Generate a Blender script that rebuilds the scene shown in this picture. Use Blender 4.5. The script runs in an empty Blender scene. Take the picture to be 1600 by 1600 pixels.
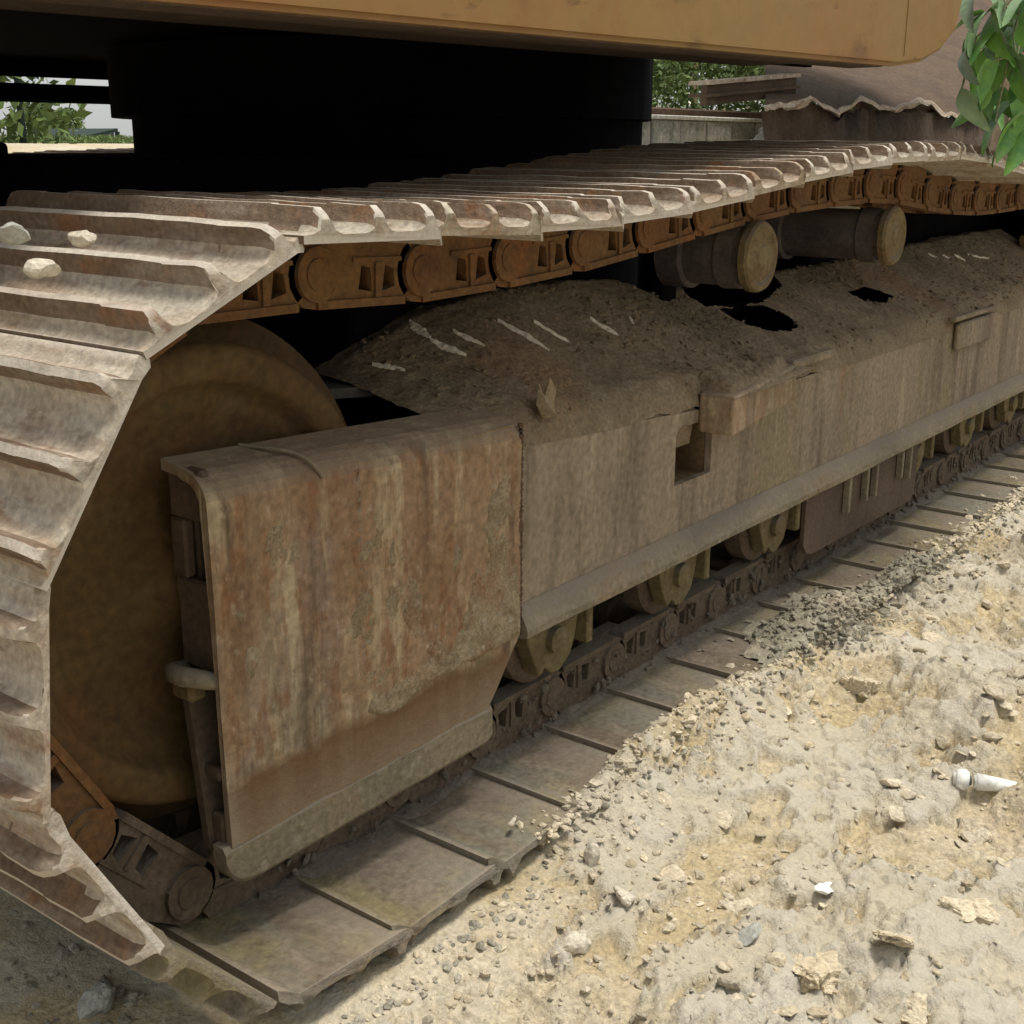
import bpy, bmesh, math, random
import numpy as np
from mathutils import Vector, Matrix, Euler
random.seed(7); RNG = np.random.default_rng(11)
S = bpy.context.scene; COL = S.collection; PI = math.pi

# ------------------------------------------------------------------ camera
cam_d = bpy.data.cameras.new('camera'); cam = bpy.data.objects.new('camera', cam_d); COL.objects.link(cam)
Rr = Vector((0.60657, -0.79502, 0.00430)); Rd = Vector((-0.22142, -0.17413, -0.95951)); Rf = Vector((0.76357, 0.58106, -0.28166))
m = Matrix.Identity(4)
for i in range(3):
    m[i][0] = Rr[i]; m[i][1] = -Rd[i]; m[i][2] = -Rf[i]
m[2][3] = 1.0
cam.matrix_world = m
cam_d.sensor_width = 36; cam_d.lens = 36*1958.7/1600; cam_d.clip_start = 0.05; cam_d.clip_end = 900
S.camera = cam
# ------------------------------------------------------------------ light
SUN_EL, SUN_AZ = math.radians(77), math.radians(-35)      # azimuth from +x towards +y
W = bpy.data.worlds.new('World'); S.world = W; W.use_nodes = True
nt = W.node_tree; nt.nodes.clear()
sky = nt.nodes.new('ShaderNodeTexSky'); sky.sky_type = 'NISHITA'; sky.sun_disc = False
sky.sun_elevation = SUN_EL; sky.sun_rotation = PI/2 - SUN_AZ; sky.dust_density = 4.0; sky.air_density = 1.2
hs = nt.nodes.new('ShaderNodeHueSaturation'); hs.inputs['Saturation'].default_value = 0.22; hs.inputs['Value'].default_value = 1.0
bg = nt.nodes.new('ShaderNodeBackground'); bg.inputs['Strength'].default_value = 0.15
wo = nt.nodes.new('ShaderNodeOutputWorld')
nt.links.new(sky.outputs[0], hs.inputs['Color']); cl_ = nt.nodes.new('ShaderNodeMix'); cl_.data_type = 'RGBA'; cl_.inputs['Factor'].default_value = .6; cl_.inputs['B'].default_value = (4.6, 4.7, 4.6, 1)   # thin even cloud
nt.links.new(hs.outputs[0], cl_.inputs['A']); nt.links.new(cl_.outputs['Result'], bg.inputs['Color']); nt.links.new(bg.outputs[0], wo.inputs[0])
sd = bpy.data.lights.new('sun', 'SUN'); sd.energy = 3.0; sd.angle = math.radians(16); sd.color = (1, .94, .84)
so = bpy.data.objects.new('sun', sd); COL.objects.link(so)
sdir = Vector((math.cos(SUN_EL)*math.cos(SUN_AZ), math.cos(SUN_EL)*math.sin(SUN_AZ), math.sin(SUN_EL)))
so.rotation_euler = sdir.to_track_quat('Z', 'Y').to_euler()
S.view_settings.view_transform = 'Standard'; S.view_settings.look = 'None'
S.view_settings.gamma = 1; S.view_settings.exposure = 0.25; S.view_settings.use_curve_mapping = False
S.render.engine = 'CYCLES'

# ------------------------------------------------------------------ materials
def lin(r, g, b):
    f = lambda c: ((c/255+.055)/1.055)**2.4 if c > 10 else c/255/12.92
    return (f(r), f(g), f(b), 1)
TONE = {'pale_crusted_soil': (.92, .86, .76), 'pale_soil_clods': (.95, .90, .82), 'dull_grey_grit': .85, 'weathered_frame_steel': (.78, .71, .61), 'dusty_frame_steel': (.78, .72, .63), 'ochre_stained_steel': .62, 'dusty_edge_steel': (.66, .64, .6), 'packed_dirt': (.82, .78, .68), 'mud_crust': (.76, .69, .60), 'reddish_mud_crust': (.6, .57, .52),
    'worn_track_shoe_steel': (.72, .675, .61), 'dusty_track_shoe_steel': (.60, .57, .52), 'rusty_brown_chain_steel': (.78, .66, .52), 'dust_caked_chain_steel': (.48, .45, .40), 'ochre_idler_steel': (.62, .53, .40), 'olive_brown_roller_cap': (.6, .56, .5), 'olive_dusted_casting': (.55, .50, .42),
    'brown_underside_steel': (.62, .56, .5), 'faded_yellow_paint': (.95, .90, .85), 'grey_brown_road_surface': (.48, .42, .34), 'bleached_broken_edge': .95, 'grey_green_dusty_plate': .6, 'dark_brown_earth': .7, 'red_brown_steel': .6}
def grime(name, base, layers=(), rough=.85, bump=.25, bscale=60, metallic=0, rand=False, world=False, island=0, bdist=.004, fine=.3, edge=None, zmask=None, attr=None, updust=None):
    tn = TONE.get(name, 1.0); sc3 = lambda c: tuple(v*t_ for v, t_ in zip(c[:3], (tn if isinstance(tn, tuple) else (tn,)*3)))
    base = sc3(base); layers = [(sc3(l[0]),)+tuple(l[1:]) for l in layers]
    """base colour with noise-driven layers: (colour, scale, lo, hi, (sx,sy,sz), amount)"""
    M = bpy.data.materials.new(name); M.use_nodes = True; n = M.node_tree.nodes; L = M.node_tree.links
    P = n['Principled BSDF']; P.inputs['Roughness'].default_value = rough; P.inputs['Metallic'].default_value = metallic
    P.inputs['Specular IOR Level'].default_value = .25
    if world:
        tc = n.new('ShaderNodeNewGeometry').outputs['Position']
    else:
        tc = n.new('ShaderNodeTexCoord').outputs['Object']
    if rand:
        oi = n.new('ShaderNodeObjectInfo'); ma = n.new('ShaderNodeVectorMath'); ma.operation = 'MULTIPLY_ADD'
        cx = n.new('ShaderNodeCombineXYZ')
        for i in range(3): L.new(oi.outputs['Random'], cx.inputs[i])
        L.new(cx.outputs[0], ma.inputs[0]); ma.inputs[1].default_value = (37, 17, 23); L.new(tc, ma.inputs[2]); tc = ma.outputs[0]
    col = None
    def rgb(c):
        return c if len(c) == 4 else (*c, 1)
    prev = None
    for k, (c, sc, lo, hi, st, am) in enumerate(layers):
        mp = n.new('ShaderNodeMapping'); mp.inputs['Scale'].default_value = st; mp.inputs['Location'].default_value = (k*3.7, k*1.3, k*2.1); L.new(tc, mp.inputs['Vector'])
        no = n.new('ShaderNodeTexNoise'); no.inputs['Scale'].default_value = sc; no.inputs['Detail'].default_value = 7; no.inputs['Roughness'].default_value = .62
        L.new(mp.outputs[0], no.inputs['Vector'])
        mr = n.new('ShaderNodeMapRange'); mr.inputs['From Min'].default_value = lo; mr.inputs['From Max'].default_value = hi; mr.inputs['To Max'].default_value = am
        L.new(no.outputs['Fac'], mr.inputs['Value'])
        mx = n.new('ShaderNodeMix'); mx.data_type = 'RGBA'; L.new(mr.outputs[0], mx.inputs['Factor'])
        if prev is None: mx.inputs['A'].default_value = rgb(base)
        else: L.new(prev, mx.inputs['A'])
        mx.inputs['B'].default_value = rgb(c); prev = mx.outputs['Result']
    # fine value jitter
    fn = n.new('ShaderNodeTexNoise'); fn.inputs['Scale'].default_value = bscale*1.7; fn.inputs['Detail'].default_value = 5; L.new(tc, fn.inputs['Vector'])
    mr = n.new('ShaderNodeMapRange'); mr.inputs['From Min'].default_value = .25; mr.inputs['From Max'].default_value = .75
    mr.inputs['To Min'].default_value = 1-fine; mr.inputs['To Max'].default_value = 1+fine; L.new(fn.outputs['Fac'], mr.inputs['Value'])
    vm = n.new('ShaderNodeVectorMath'); vm.operation = 'SCALE'
    if prev is None: vm.inputs[0].default_value = base[:3]
    else: L.new(prev, vm.inputs[0])
    L.new(mr.outputs[0], vm.inputs['Scale']); prev = vm.outputs[0]
    if attr:
        at_ = n.new('ShaderNodeAttribute'); at_.attribute_name = attr[0]; xa = n.new('ShaderNodeMix'); xa.data_type = 'RGBA'; ml = n.new('ShaderNodeMath'); ml.operation = 'MULTIPLY'; ml.inputs[1].default_value = attr[2]
        L.new(at_.outputs['Fac'], ml.inputs[0]); L.new(ml.outputs[0], xa.inputs['Factor']); L.new(prev, xa.inputs['A']); xa.inputs['B'].default_value = (*attr[1], 1); prev = xa.outputs['Result']
    if island:
        ge = n.new('ShaderNodeNewGeometry'); m2 = n.new('ShaderNodeMapRange'); m2.inputs['To Min'].default_value = 1-island; m2.inputs['To Max'].default_value = 1+island
        L.new(ge.outputs['Random Per Island'], m2.inputs['Value'])
        v2 = n.new('ShaderNodeVectorMath'); v2.operation = 'SCALE'; L.new(prev, v2.inputs[0]); L.new(m2.outputs[0], v2.inputs['Scale']); prev = v2.outputs[0]
    if zmask:                                                  # a stain that starts below a ragged line
        sp = n.new('ShaderNodeSeparateXYZ'); L.new(tc, sp.inputs[0]); zn = n.new('ShaderNodeTexNoise'); zn.inputs['Scale'].default_value = 9; zn.inputs['Detail'].default_value = 6; L.new(tc, zn.inputs['Vector'])
        m1_ = n.new('ShaderNodeMath'); m1_.operation = 'MULTIPLY_ADD'; L.new(zn.outputs['Fac'], m1_.inputs[0]); m1_.inputs[1].default_value = .07; L.new(sp.outputs[2], m1_.inputs[2])
        m3_ = n.new('ShaderNodeMapRange'); m3_.inputs['From Min'].default_value = zmask[1]+.035+.008; m3_.inputs['From Max'].default_value = zmask[1]+.035-.010; m3_.inputs['To Max'].default_value = .85; L.new(m1_.outputs[0], m3_.inputs['Value'])
        mz = n.new('ShaderNodeMix'); mz.data_type = 'RGBA'; L.new(m3_.outputs[0], mz.inputs['Factor']); L.new(prev, mz.inputs['A']); mz.inputs['B'].default_value = (*zmask[0], 1); prev = mz.outputs['Result']
    if edge:
        ge2 = n.new('ShaderNodeNewGeometry'); m4 = n.new('ShaderNodeMapRange'); m4.inputs['From Min'].default_value = edge[1]; m4.inputs['From Max'].default_value = edge[2]; m4.inputs['To Max'].default_value = edge[3]; L.new(ge2.outputs['Pointiness'], m4.inputs['Value'])
        me_ = n.new('ShaderNodeMix'); me_.data_type = 'RGBA'; L.new(m4.outputs[0], me_.inputs['Factor']); L.new(prev, me_.inputs['A']); me_.inputs['B'].default_value = (*edge[0], 1); prev = me_.outputs['Result']
    if updust:                                                 # dust that has settled on upward faces
        gn = n.new('ShaderNodeNewGeometry'); sn = n.new('ShaderNodeSeparateXYZ'); L.new(gn.outputs['Normal'], sn.inputs[0]); un = n.new('ShaderNodeTexNoise'); un.inputs['Scale'].default_value = 18; un.inputs['Detail'].default_value = 5; L.new(tc, un.inputs['Vector'])
        ua = n.new('ShaderNodeMath'); ua.operation = 'MULTIPLY_ADD'; L.new(un.outputs['Fac'], ua.inputs[0]); ua.inputs[1].default_value = .9; L.new(sn.outputs[2], ua.inputs[2])
        um = n.new('ShaderNodeMapRange'); um.inputs['From Min'].default_value = .62; um.inputs['From Max'].default_value = 1.05; um.inputs['To Max'].default_value = updust[1]; L.new(ua.outputs[0], um.inputs['Value'])
        ux = n.new('ShaderNodeMix'); ux.data_type = 'RGBA'; L.new(um.outputs[0], ux.inputs['Factor']); L.new(prev, ux.inputs['A']); ux.inputs['B'].default_value = (*updust[0], 1); prev = ux.outputs['Result']
    L.new(prev, P.inputs['Base Color'])
    bn = n.new('ShaderNodeTexNoise'); bn.inputs['Scale'].default_value = bscale; bn.inputs['Detail'].default_value = 9; bn.inputs['Roughness'].default_value = .65; L.new(tc, bn.inputs['Vector'])
    bp = n.new('ShaderNodeBump'); bp.inputs['Strength'].default_value = bump; bp.inputs['Distance'].default_value = bdist*2
    L.new(bn.outputs['Fac'], bp.inputs['Height']); L.new(bp.outputs[0], P.inputs['Normal'])
    return M
U = (1, 1, 1); VS = (1, 1, .1)      # uniform; vertical streaks
dust = (.30, .245, .19); pale = (.46, .42, .35); olive = (.20, .185, .105); rust = (.25, .115, .055); drk = (.07, .05, .035)
M_frame = grime('weathered_frame_steel', (.34, .26, .185), [((.22, .205, .12), 3.4, .46, .56, (1, 1, .25), .85), ((.29, .185, .125), 3.1, .49, .62, (1, 1, .4), .65),
    ((.25, .22, .20), 3.6, .52, .62, (1, 1, .3), .8), ((.50, .45, .33), 24, .50, .60, (1, 1, .14), .7), ((.10, .07, .045), 13, .53, .62, VS, .8), ((.25, .155, .095), 9, .53, .61, (1, 1, .4), .6), ((.22, .105, .05), 38, .54, .64, (1, 1, .35), .6), (pale, 80, .58, .70, (1, 1, .5), .55)], bump=.6, bscale=55, fine=.3, updust=((.17, .14, .105), .6), zmask=((.115, .060, .024), .243), edge=((.30, .26, .19), .54, .62, .5))
M_far = grime('dusty_frame_steel', (.29, .25, .20), [((.225, .20, .125), 2.6, .50, .60, (1, 1, .3), .65), ((.225, .19, .17), 3.4, .5, .60, (1, 1, .25), .75), ((.12, .095, .075), 7, .52, .63, (1, 1, .14), .75), ((.42, .37, .30), 22, .55, .68, (1, 1, .14), .55), ((.40, .36, .27), 90, .6, .7, (1, 1, .4), .4), ((.27, .14, .08), 4, .56, .68, (1, 1, .3), .7)], bump=.35, bscale=50)
M_ochre = grime('ochre_stained_steel', (.24, .15, .07), [((.30, .20, .10), 5, .4, .65, U, .8), (olive, 3, .48, .65, U, .7), ((.16, .08, .035), 14, .5, .7, U, .7)], bump=.4)
M_lip = grime('dusty_edge_steel', (.30, .26, .185), [((.22, .19, .14), 6, .42, .62, U, .8), (pale, 40, .56, .7, U, .5), ((.3, .17, .09), 5, .55, .68, U, .6)], bump=.5, updust=((.165, .14, .11), .75))
M_dirt = grime('packed_dirt', (.27, .22, .16), [((.19, .15, .11), 7, .4, .62, U, .9), ((.33, .29, .23), 30, .5, .7, U, .6), ((.3, .19, .12), 3, .54, .66, U, .6)], bump=.9, bscale=75, bdist=.006, rough=.95)
M_crust = grime('mud_crust', (.42, .36, .26), [((.28, .23, .15), 22, .42, .6, U, .9), ((.33, .17, .1), 8, .5, .66, U, .7), ((.5, .47, .38), 60, .52, .7, U, .6)], bump=1, bscale=110, bdist=.005, rough=.95)
M_crust2 = grime('reddish_mud_crust', (.36, .27, .17), [((.25, .18, .12), 22, .42, .6, U, .9), ((.36, .2, .12), 6, .48, .64, U, .8), ((.45, .4, .3), 60, .54, .7, U, .5)], bump=1, bscale=110, bdist=.005, rough=.95)
M_pdust = grime('packed_brown_dust', (.165, .14, .11), [((.12, .10, .08), 7, .42, .6, U, .8), ((.22, .19, .15), 25, .52, .68, U, .6)], bump=.9, bscale=80, rough=.95)
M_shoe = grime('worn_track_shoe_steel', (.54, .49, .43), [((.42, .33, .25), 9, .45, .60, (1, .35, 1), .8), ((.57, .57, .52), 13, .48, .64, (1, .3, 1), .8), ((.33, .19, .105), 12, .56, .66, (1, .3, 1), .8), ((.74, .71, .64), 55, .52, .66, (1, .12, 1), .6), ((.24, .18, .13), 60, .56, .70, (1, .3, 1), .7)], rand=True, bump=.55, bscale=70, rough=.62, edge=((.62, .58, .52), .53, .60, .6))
M_flank = grime('rusty_flank_painted_shade', (.20, .145, .10), [((.13, .085, .055), 9, .42, .6, (1, .4, 1), .8), ((.30, .25, .20), 30, .5, .66, (1, .2, 1), .7), ((.25, .12, .055), 12, .54, .66, U, .7)], rand=True, bump=.7, bscale=70, rough=.9)  # rust, darkened so the grouser flanks' shade is painted into the colour
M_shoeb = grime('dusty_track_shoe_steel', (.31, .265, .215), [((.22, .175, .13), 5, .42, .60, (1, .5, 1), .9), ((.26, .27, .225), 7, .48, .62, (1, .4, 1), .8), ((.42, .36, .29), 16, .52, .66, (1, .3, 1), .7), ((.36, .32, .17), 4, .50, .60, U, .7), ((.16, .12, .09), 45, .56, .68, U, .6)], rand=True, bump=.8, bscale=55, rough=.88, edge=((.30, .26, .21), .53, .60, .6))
M_link = grime('rusty_brown_chain_steel', (.17, .095, .045), [((.19, .125, .06), 6, .4, .62, U, .9), ((.10, .06, .035), 11, .48, .66, U, .8), ((.27, .12, .05), 5, .54, .68, U, .7), ((.16, .14, .12), 20, .56, .72, U, .5)], rand=True, bump=.5, bscale=60, updust=((.165, .14, .11), .75))
M_linkb = grime('dust_caked_chain_steel', (.26, .20, .155), [((.19, .145, .11), 9, .42, .62, U, .8), ((.34, .28, .22), 24, .5, .7, U, .7)], rand=True, bump=.8, bscale=60, updust=((.165, .14, .11), .75))
M_idler = grime('ochre_idler_steel', (.13, .088, .040), [((.155, .125, .06), 2.2, .42, .6, U, .9), ((.19, .09, .04), 3, .52, .66, U, .7), ((.24, .2, .13), 12, .55, .7, (1, 1, 1), .4), ((.10, .075, .045), 5, .5, .68, U, .7)], bump=.25, bscale=45)
M_roller = grime('dark_roller_steel', (.075, .06, .058), [((.13, .11, .10), 10, .45, .65, U, .8)], bump=.3, rough=.6, updust=((.165, .14, .11), .75))
M_cap = grime('olive_brown_roller_cap', (.25, .20, .11), [((.33, .28, .17), 20, .48, .66, U, .7), ((.19, .10, .05), 12, .52, .68, U, .7)], bump=.6, updust=((.165, .14, .11), .75))
M_olive = grime('olive_dusted_casting', (.27, .235, .13), [((.19, .15, .09), 10, .45, .62, U, .8), ((.38, .34, .23), 25, .52, .7, U, .6)], bump=.7, updust=((.165, .14, .11), .75))
M_gdust = grime('grey_green_dusty_plate', (.135, .13, .105), [((.19, .165, .13), 6, .42, .62, U, .8), ((.09, .1, .085), 9, .5, .66, U, .7)], bump=.5)
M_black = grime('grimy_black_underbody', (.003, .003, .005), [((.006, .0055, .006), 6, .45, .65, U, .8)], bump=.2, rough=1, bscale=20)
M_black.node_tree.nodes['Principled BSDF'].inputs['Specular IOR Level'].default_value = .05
M_brownu = grime('brown_underside_steel', (.15, .115, .09), [((.10, .08, .065), 4, .42, .62, U, .9), ((.20, .16, .12), 9, .5, .68, U, .5)], bump=.3)
M_yellow = grime('faded_yellow_paint', (.27, .175, .062), [((.225, .165, .075), 1.3, .4, .62, U, .9), ((.28, .14, .055), 2.2, .48, .64, (1, 1, .7), .8), ((.24, .11, .045), 4, .52, .66, (1, 1, .5), .7), ((.27, .2, .07), 14, .58, .72, (1, 1, .3), .5), ((.13, .07, .035), 7, .56, .66, (.5, 1, 1), .75), ((.10, .06, .03), 26, .62, .70, (.4, 1, 1), .7)], bump=.12, bscale=20, rough=.5, fine=.06)
M_redbrown = grime('red_brown_steel', (.19, .10, .07), [((.12, .08, .06), 6, .4, .6, U, .8)], bump=.3)
M_splash = grime('pale_plaster_splash', (.62, .56, .45), [((.5, .43, .33), 60, .45, .62, U, .7)], bump=.6)
M_ground = grime('pale_crusted_soil', (.56, .49, .345), [((.52, .45, .31), 1.6, .45, .58, (1, 1, 1), .9), ((.65, .62, .54), 2.8, .5, .64, U, .85), ((.38, .325, .205), 4, .55, .68, (1, .5, 1), .8), ((.64, .6, .5), 26, .52, .68, U, .7), ((.37, .32, .23), 42, .56, .7, U, .7), ((.50, .44, .37), 1.1, .52, .62, U, .6)], bump=1, bscale=70, bdist=.006, rough=.95, world=True, attr=('crust', (.53, .50, .425), .75))
M_clod = grime('pale_soil_clods', (.66, .61, .50), [((.55, .49, .37), 5, .42, .6, U, .9), ((.64, .6, .5), 30, .5, .68, U, .6), ((.49, .47, .42), 3, .5, .64, U, .7)], bump=1, bscale=90, bdist=.005, rough=.95, world=True, island=.2)
M_gravel = grime('grey_green_gravel', (.33, .30, .225), [((.24, .22, .165), 25, .42, .6, U, .8), ((.46, .45, .37), 40, .5, .7, U, .6), ((.40, .34, .25), 5, .5, .66, U, .7)], bump=1, bscale=100, bdist=.006, rough=.95, world=True, island=.3)
M_egrav = grime('dull_grey_grit', (.50, .46, .37), [((.38, .35, .27), 6, .42, .6, U, .8), ((.5, .47, .39), 40, .5, .7, U, .6)], bump=1, bscale=100, bdist=.006, rough=.95, world=True, island=.3)
M_stone = grime('grey_stone', (.36, .36, .32), [((.28, .27, .24), 9, .45, .62, U, .8), ((.5, .49, .44), 30, .5, .7, U, .5)], bump=.8, bscale=80, world=True)
M_pstone = grime('cream_stone', (.6, .55, .45), [((.48, .42, .33), 12, .45, .62, U, .8)], bump=.8, bscale=80, world=True)
M_conc = grime('weathered_concrete', (.32, .31, .29), [((.20, .23, .20), 7, .45, .62, (1, 1, .3), .8), ((.5, .49, .46), 12, .5, .66, U, .7), ((.13, .14, .12), 10, .55, .7, (1, 1, .3), .7)], bump=.6, bscale=14, bdist=.01)
M_conctop = grime('bleached_concrete_cap', (.55, .54, .5), [((.4, .4, .36), 10, .45, .65, U, .6)], bump=.5, bscale=12)
M_bank = grime('dark_brown_earth', (.085, .058, .04), [((.12, .085, .065), 3, .42, .62, U, .8)], bump=.8, bscale=14, bdist=.03, rough=.95)
M_bankt = grime('grey_brown_road_surface', (.21, .16, .13), [((.16, .125, .115), 1.5, .42, .62, U, .9), ((.27, .22, .17), 5, .5, .68, U, .5)], bump=.4, bscale=12, rough=.95)
M_banke = grime('bleached_broken_edge', (.45, .38, .31), [((.27, .2, .15), 9, .45, .62, U, .9)], bump=.8, bscale=20, bdist=.02, rough=.95)
M_leaf = grime('fresh_green_leaf', (.17, .33, .06), [((.08, .21, .075), 9, .42, .62, U, .9), ((.21, .30, .13), 14, .5, .7, U, .6)], bump=.3, bscale=40, rand=True, rough=.45, fine=.1)
M_leafp = grime('pale_green_leaf', (.24, .34, .19), [((.15, .25, .12), 12, .42, .62, U, .8)], bump=.3, bscale=40, rand=True, rough=.45, fine=.1)
M_stem = grime('green_plant_stem', (.22, .22, .12), bump=.3)
M_foliage = grime('mixed_foliage', (.09, .14, .04), [((.14, .2, .06), .9, .4, .6, U, .9), ((.05, .09, .035), 2, .5, .65, U, .8)], bump=0, island=.35, world=True, rough=.7)
M_bark = grime('tan_bark', (.33, .26, .19), [((.22, .17, .12), 4, .42, .62, VS, .8)], bump=.8, bscale=10, bdist=.02)
M_shed = grime('blue_grey_sheeting', (.17, .21, .23), [((.28, .33, .34), 2, .45, .62, U, .8)], bump=.2, bscale=5)
M_darkg = grime('dark_green_paint', (.02, .035, .03), bump=.1)
M_white = grime('white_plastic', (.8, .8, .76), [((.62, .6, .54), 20, .5, .7, U, .6)], bump=.2, rough=.5, world=True)
M_dband = grime('dark_band', (.1, .11, .1), bump=.1)
M_grass = grime('grass_blades', (.12, .2, .05), bump=0, island=.4)
M_field = grime('far_dusty_field', (.25, .26, .15), [((.33, .29, .19), .4, .45, .6, U, .9)], bump=.3, bscale=4, world=True)
M_seam = grime('rusty_weld_seam', (.12, .075, .045), [((.22, .20, .09), 7, .5, .62, (1, 1, .4), .9), ((.12, .08, .05), 25, .5, .66, U, .8)], bump=1, bscale=120)
M_flower = grime('cream_blossom', (.75, .75, .6), bump=0)

# ------------------------------------------------------------------ helpers
def link_mesh(name, me, mat, parent=None, loc=None, smooth=False):
    if mat is not None and not me.materials: me.materials.append(mat)
    if smooth:
        for p in me.polygons: p.use_smooth = True
    o = bpy.data.objects.new(name, me); COL.objects.link(o)
    if parent is not None:
        o.parent = parent
        base = Vector((0, 0, 0)); q = parent
        while q is not None: base += q.location; q = q.parent
        o.location = (Vector(loc) if loc is not None else Vector((0, 0, 0))) - base
    elif loc is not None: o.location = loc
    return o
def from_bm(name, bm, mat, parent=None, loc=None, smooth=False):
    me = bpy.data.meshes.new(name); bmesh.ops.recalc_face_normals(bm, faces=bm.faces); bm.to_mesh(me); bm.free()
    return link_mesh(name, me, mat, parent, loc, smooth)
def tag(o, label=None, cat=None, group=None, kind=None):
    if label: o['label'] = label
    if cat: o['category'] = cat
    if group: o['group'] = group
    if kind: o['kind'] = kind
    return o
def empty(name, loc, label, cat, group=None):
    o = bpy.data.objects.new(name, None); COL.objects.link(o); o.location = loc; o.empty_display_size = .1
    return tag(o, label, cat, group)
def box(bm, x0, x1, y0, y1, z0, z1, bev=.003, seg=1):
    vs = [bm.verts.new(p) for p in ((x0, y0, z0), (x1, y0, z0), (x1, y1, z0), (x0, y1, z0), (x0, y0, z1), (x1, y0, z1), (x1, y1, z1), (x0, y1, z1))]
    fs = [bm.faces.new([vs[i] for i in q]) for q in ((0, 3, 2, 1), (4, 5, 6, 7), (0, 1, 5, 4), (1, 2, 6, 5), (2, 3, 7, 6), (3, 0, 4, 7))]
    if bev:
        es = list({e for f in fs for e in f.edges})
        bmesh.ops.bevel(bm, geom=es, offset=bev, segments=seg, affect='EDGES', profile=.5)
    return vs
def boxo(name, dims, mat, parent, bev=.003, seg=2):
    bm = bmesh.new(); box(bm, *dims, bev=bev, seg=seg); return from_bm(name, bm, mat, parent)
def prism_xz(bm, outer, y0, y1, holes=(), bev=0):
    """extrude an outline in x-z (with holes) from y0 to y1"""
    edges = []
    for loop in [outer]+list(holes):
        vs = [bm.verts.new((x, y0, z)) for x, z in loop]
        edges += [bm.edges.new((vs[i], vs[(i+1) % len(vs)])) for i in range(len(vs))]
    r = bmesh.ops.triangle_fill(bm, edges=edges, use_beauty=True, use_dissolve=False)
    fs = [g for g in r['geom'] if isinstance(g, bmesh.types.BMFace)]
    e = bmesh.ops.extrude_face_region(bm, geom=fs)
    vs = [g for g in e['geom'] if isinstance(g, bmesh.types.BMVert)]
    for v in vs: v.co.y = y1
    return vs
def lathe(bm, prof, cx, cy, cz, seg=40, wob=0):
    """revolve (r, y) about the y axis"""
    rings = []
    for r, y in prof:
        ring = []
        for k in range(seg):
            a = 2*PI*k/seg; rr = r*(1+wob*math.sin(5*a+y*40))
            ring.append(bm.verts.new((cx+rr*math.cos(a), cy+y, cz+rr*math.sin(a))))
        rings.append(ring)
    for a, b in zip(rings, rings[1:]):
        for k in range(seg): bm.faces.new((a[k], a[(k+1) % seg], b[(k+1) % seg], b[k]))
    bm.faces.new(rings[0]); bm.faces.new(rings[-1][::-1])
def tube(bm, pts, rads, seg=8):
    rings = []
    pts = [Vector(p) for p in pts]
    for i, p in enumerate(pts):
        d = (pts[min(i+1, len(pts)-1)]-pts[max(i-1, 0)]).normalized(); q = d.to_track_quat('Z', 'Y')
        rings.append([bm.verts.new(p+q @ Vector((rads[i]*math.cos(2*PI*k/seg), rads[i]*math.sin(2*PI*k/seg), 0))) for k in range(seg)])
    for a, b in zip(rings, rings[1:]):
        for k in range(seg): bm.faces.new((a[k], a[(k+1) % seg], b[(k+1) % seg], b[k]))
    bm.faces.new(rings[0][::-1]); bm.faces.new(rings[-1])
# numpy value noise
_T = RNG.random((256, 256))
def vn(x, y):
    x = np.asarray(x, float); y = np.asarray(y, float)
    xi = np.floor(x).astype(int); yi = np.floor(y).astype(int); fx = x-xi; fy = y-yi
    fx = fx*fx*(3-2*fx); fy = fy*fy*(3-2*fy)
    g = lambda a, b: _T[a & 255, b & 255]
    return (g(xi, yi)*(1-fx)+g(xi+1, yi)*fx)*(1-fy)+(g(xi, yi+1)*(1-fx)+g(xi+1, yi+1)*fx)*fy
def fbm(x, y, o=5, g=.5):
    s = 0; a = 1; t = 0
    for k in range(o):
        c, sn = math.cos(k*1.1), math.sin(k*1.1)
        s = s+a*vn((x*c-y*sn)*2**k+17.3*k, (x*sn+y*c)*2**k+5.1*k); t += a; a *= g
    return s/t
def sst(a, b, x):
    t = np.clip((x-a)/(b-a), 0, 1); return t*t*(3-2*t)
def grid_mesh(name, X, Y, Z, mask=None):
    ny, nx = X.shape
    co = np.stack([X, Y, Z], -1).reshape(-1, 3)
    i = np.arange(nx*ny).reshape(ny, nx)
    f = np.stack([i[:-1, :-1], i[:-1, 1:], i[1:, 1:], i[1:, :-1]], -1).reshape(-1, 4)
    if mask is not None:
        mk = mask.reshape(-1); f = f[~(mk[f].any(axis=1))]
    me = bpy.data.meshes.new(name); me.vertices.add(len(co)); me.vertices.foreach_set('co', co.ravel())
    me.loops.add(len(f)*4); me.loops.foreach_set('vertex_index', f.ravel().astype(np.int32))
    me.polygons.add(len(f)); me.polygons.foreach_set('loop_start', (np.arange(len(f))*4).astype(np.int32)); me.polygons.foreach_set('loop_total', np.full(len(f), 4, np.int32))
    me.update(calc_edges=True); me.validate()
    me.polygons.foreach_set('use_smooth', np.ones(len(me.polygons), bool))
    return me

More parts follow.
